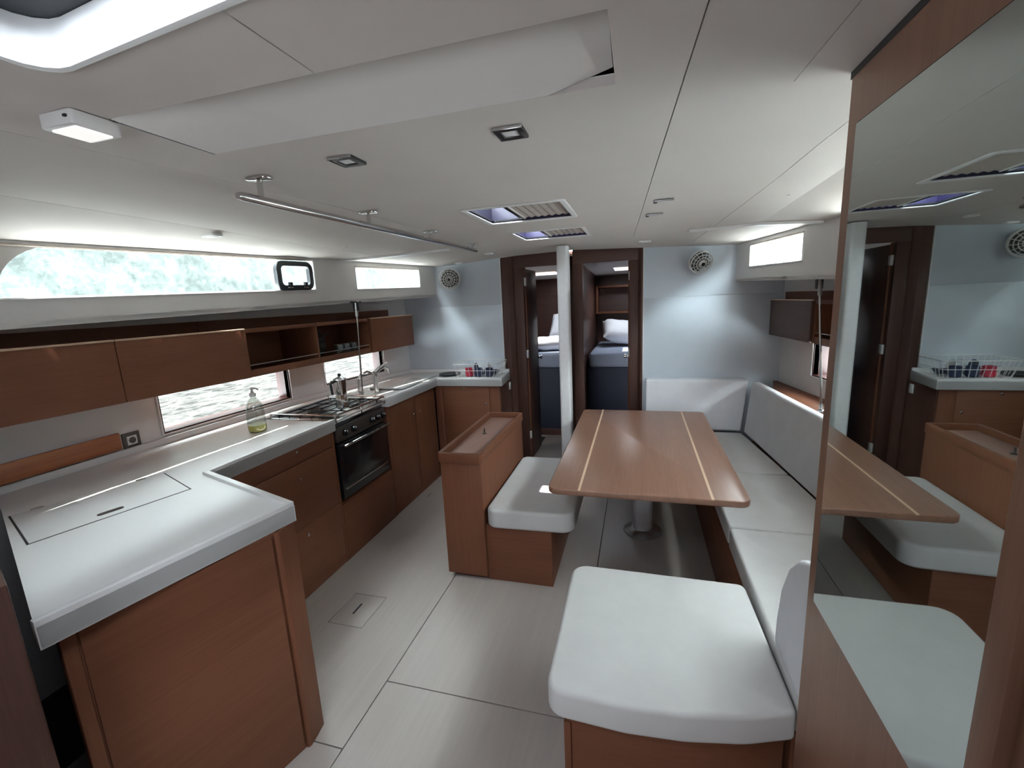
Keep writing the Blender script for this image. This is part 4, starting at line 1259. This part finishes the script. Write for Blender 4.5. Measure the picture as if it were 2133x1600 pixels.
for x, y, l in ((0.098, 2.12, 'slim ceiling latch bar beside the skylight'), (0.070, 2.44, 'slim ceiling latch bar between the skylights and the settee')):
    e = thing('ceiling_latch', l, 'latch', (x, y, cz(x, y) - 0.02))
    z = cz(x, y)
    box('bar', x - 0.035, x + 0.045, y - 0.006, y + 0.006, z - 0.010, z - 0.002, 'steel', e)
    lathe('button', [(0.008, 0), (0.008, 0.012)], (x - 0.03, y + 0.02, z - 0.012), 'pewter', e, (0, 0, 1), 10)
for x, y, l in ((0.62, 2.28, 'tiny ceiling screw cap above the settee window'), (0.40, 3.92, 'tiny ceiling screw cap above the settee fan'), (-1.72, 2.45, 'tiny ceiling screw cap above the black port')):
    tag(lathe('screw_cap', [(0.007, 0), (0.007, 0.003), (0.003, 0.004)], (x, y, cz(x, y) + 0.001), 'plastic', None, (0, 0, -1), 10), l, 'cap')
# ceiling joint battens
for n_, s in ((5, -1), (6, 1)):
    bm = bmesh.new()
    if s < 0:
        pts = [(-1.30, 3.05), (-1.80, 2.93), (CL - so(2.86) + 0.01, 2.86)]
    else:
        pts = [(0.30, 3.12), (0.66, 3.0), (CL + so(2.86) - 0.01, 2.88)]
    def zz(x, y):
        dx = abs(x - CL)
        lim = 1.24
        if dx <= lim:
            return cz(x, y)
        t = (dx - lim) / (so(y) - lim)
        return cz(CL + s * lim, y) + (zt(y) - cz(CL + s * lim, y)) * min(1, t)
    n = len(pts)
    ring_ = []
    for i, (x, y) in enumerate(pts):
        z = zz(x, y)
        ring_.append([bm.verts.new((x, y - 0.022, z - 0.012)), bm.verts.new((x, y + 0.022, z - 0.012)), bm.verts.new((x, y + 0.022, z + 0.004)), bm.verts.new((x, y - 0.022, z + 0.004))])
    for Aq, Bq in zip(ring_, ring_[1:]):
        for k in range(4):
            l = (k + 1) % 4
            bm.faces.new((Aq[k], Aq[l], Bq[l], Bq[k]))
    bm.faces.new(ring_[0])
    bm.faces.new(ring_[-1])
    struct(finish('trim_%d' % n_, bm, 'plastic', None, 0.003), 'pale ceiling joint batten running to the %s windows' % ('galley' if s < 0 else 'settee'))

# ---- handrail
hr = thing('ceiling_handrail', 'long stainless handrail hung from the ceiling beside the galley', 'handrail', (-1.1, 2.0, 1.93))
tube('rail', [(-1.10, 1.085, 1.928), (-1.10, 1.10, 1.929), (-1.10, 2.0, 1.939), (-1.10, 3.05, 1.950), (-1.10, 3.065, 1.950)], [0.009, 0.0125, 0.0125, 0.0125, 0.009], 'chrome', hr, 12)
for y in (1.172, 1.742, 2.338, 2.99):
    zr = 1.929 + (y - 1.1) * 0.0108
    z = cz(-1.10, y)
    p = tube('rail_post', [(-1.10, y, zr), (-1.10, y, z - 0.003)], 0.0085, 'chrome', hr, 10)
    prism('base_plate', rpoly([(-1.142, y - 0.020), (-1.058, y - 0.020), (-1.058, y + 0.020), (-1.142, y + 0.020)], 0.018, 4), z - 0.008, z, 'chrome', p, 0.002)

# ---- cabin fans
def fan(base, c, ax, label, r=0.095):
    t = thing('cabin_fan', label, 'fan', (base[0], base[1], c[2] - r))
    ax = Vector(ax).normalized()
    c = Vector(c)
    lathe('wall_mount', [(0.032, 0), (0.032, 0.012), (0.016, 0.018), (0.014, 0.04)], base, 'plastic', t, (0, -1, 0), 18)
    tube('bracket', [Vector(base) + Vector((0, -0.03, 0)), c - ax * 0.065, c - ax * 0.05], 0.011, 'plastic', t, 10)
    lathe('motor', [(0.020, -0.075), (0.034, -0.068), (0.034, -0.030), (0.020, -0.022)], c, 'blade', t, ax, 18)
    bm = bmesh.new()
    u = ax.orthogonal().normalized()
    v = ax.cross(u)
    for d, k in ((-0.02, 1.0), (0.012, 1.0), (0.026, 0.78), (0.032, 0.55), (0.034, 0.33)):
        b_tube(bm, circle3(c + ax * d, r * k, ax, 32), 0.0036 if k == 1 else 0.0026, 6, True)
    finish('cage_rings', bm, 'plastic', t)
    bm = bmesh.new()
    for i in range(14):
        a = 2 * math.pi * i / 14
        dr = u * math.cos(a) + v * math.sin(a)
        b_tube(bm, [c - ax * 0.045 + dr * r * 0.28, c - ax * 0.02 + dr * r, c + ax * 0.012 + dr * r, c + ax * 0.026 + dr * r * 0.78, c + ax * 0.034 + dr * r * 0.33], 0.0017, 5)
    finish('cage_spokes', bm, 'plastic', t)
    lathe('shade_disc', [(r * 0.20, -0.046), (r * 0.80, -0.030), (r * 0.86, -0.024), (r * 0.20, -0.040)], c, 'blade', t, ax, 28)  # added dark disc that paints the shade between the cage rings
    hb = lathe('hub', [(0.022, 0.026), (0.022, 0.034), (0.018, 0.040), (0.001, 0.041)], c, 'plastic', t, ax, 18)
    lathe('hub_badge', [(0.015, 0.0405), (0.015, 0.0425), (0.001, 0.043)], c, 'rubber', hb, ax, 14)
    for i in range(4):
        a = 2 * math.pi * i / 4 + 0.3
        bm = bmesh.new()
        vsr = []
        for rr_, hwid, tw in ((0.02, 0.010, 0.010), (0.05, 0.026, 0.012), (0.078, 0.028, 0.010)):
            dr = u * math.cos(a) + v * math.sin(a)
            tg = -u * math.sin(a) + v * math.cos(a)
            vsr.append([c + dr * rr_ + tg * hwid + ax * tw, c + dr * rr_ - tg * hwid - ax * tw])
        for off_ in (0, 1):
            pass
        A2 = [[bm.verts.new(p) for p in q] for q in vsr]
        B2 = [[bm.verts.new(p + ax * 0.002) for p in q] for q in vsr]
        for X2, rv in ((A2, False), (B2, True)):
            for i2 in range(2):
                fa = [X2[i2][0], X2[i2 + 1][0], X2[i2 + 1][1], X2[i2][1]]
                bm.faces.new(fa[::-1] if rv else fa)
        edge = [(0, 0), (1, 0), (2, 0), (2, 1), (1, 1), (0, 1)]
        for e1, e2 in zip(edge, edge[1:] + edge[:1]):
            bm.faces.new((A2[e1[0]][e1[1]], A2[e2[0]][e2[1]], B2[e2[0]][e2[1]], B2[e1[0]][e1[1]]))
        finish('blade', bm, 'blade', t)
fan((-1.665, 3.998, 1.80), (-1.675, 3.885, 1.815), (0.25, -0.95, -0.18), 'white cabin fan on the galley bulkhead above the dish basket')
fan((0.44, 3.998, 1.84), (0.472, 3.885, 1.822), (0.35, -0.85, -0.5), 'white tilted cabin fan on the settee bulkhead', 0.088)

# ================================================================== OUTSIDE
bm = bmesh.new()
b_surf(bm, [-8, -4.2, 3.2, 7], [-34, -6, 10, 50], lambda u, v: (u, v, 0.55), lambda u, v: (0, 0, -0.05), [(-4.2, 3.2, -6, 10)])
tag(finish('sea_surface', bm, 'water'), 'sunlit rippled water outside the hull windows', 'water')['kind'] = 'stuff'
for s, x0 in ((-1, -8), (1, 7)):
    bm = bmesh.new()
    N1, N2 = 24, 12
    rnd = random.Random(3 + s)
    g = [[bm.verts.new((x0 + s * (j / N2) * 15 + rnd.uniform(-.5, .5) * (j > 0), -34 + 84 * i / N1, 0.56 + (26 if s < 0 else 12) * (j / N2) ** 0.8 + rnd.uniform(-.5, .5) * (j > 0)))
          for j in range(N2 + 1)] for i in range(N1 + 1)]
    for i in range(N1):
        for j in range(N2):
            bm.faces.new((g[i][j], g[i + 1][j], g[i + 1][j + 1], g[i][j + 1]))
    tag(finish('hillside', bm, 'hill' if s < 0 else 'cliff', None, 0, 0, 80), 'scrubby green hillside seen through the galley windows' if s < 0 else 'pale rocky slope seen through the settee windows', 'hill')
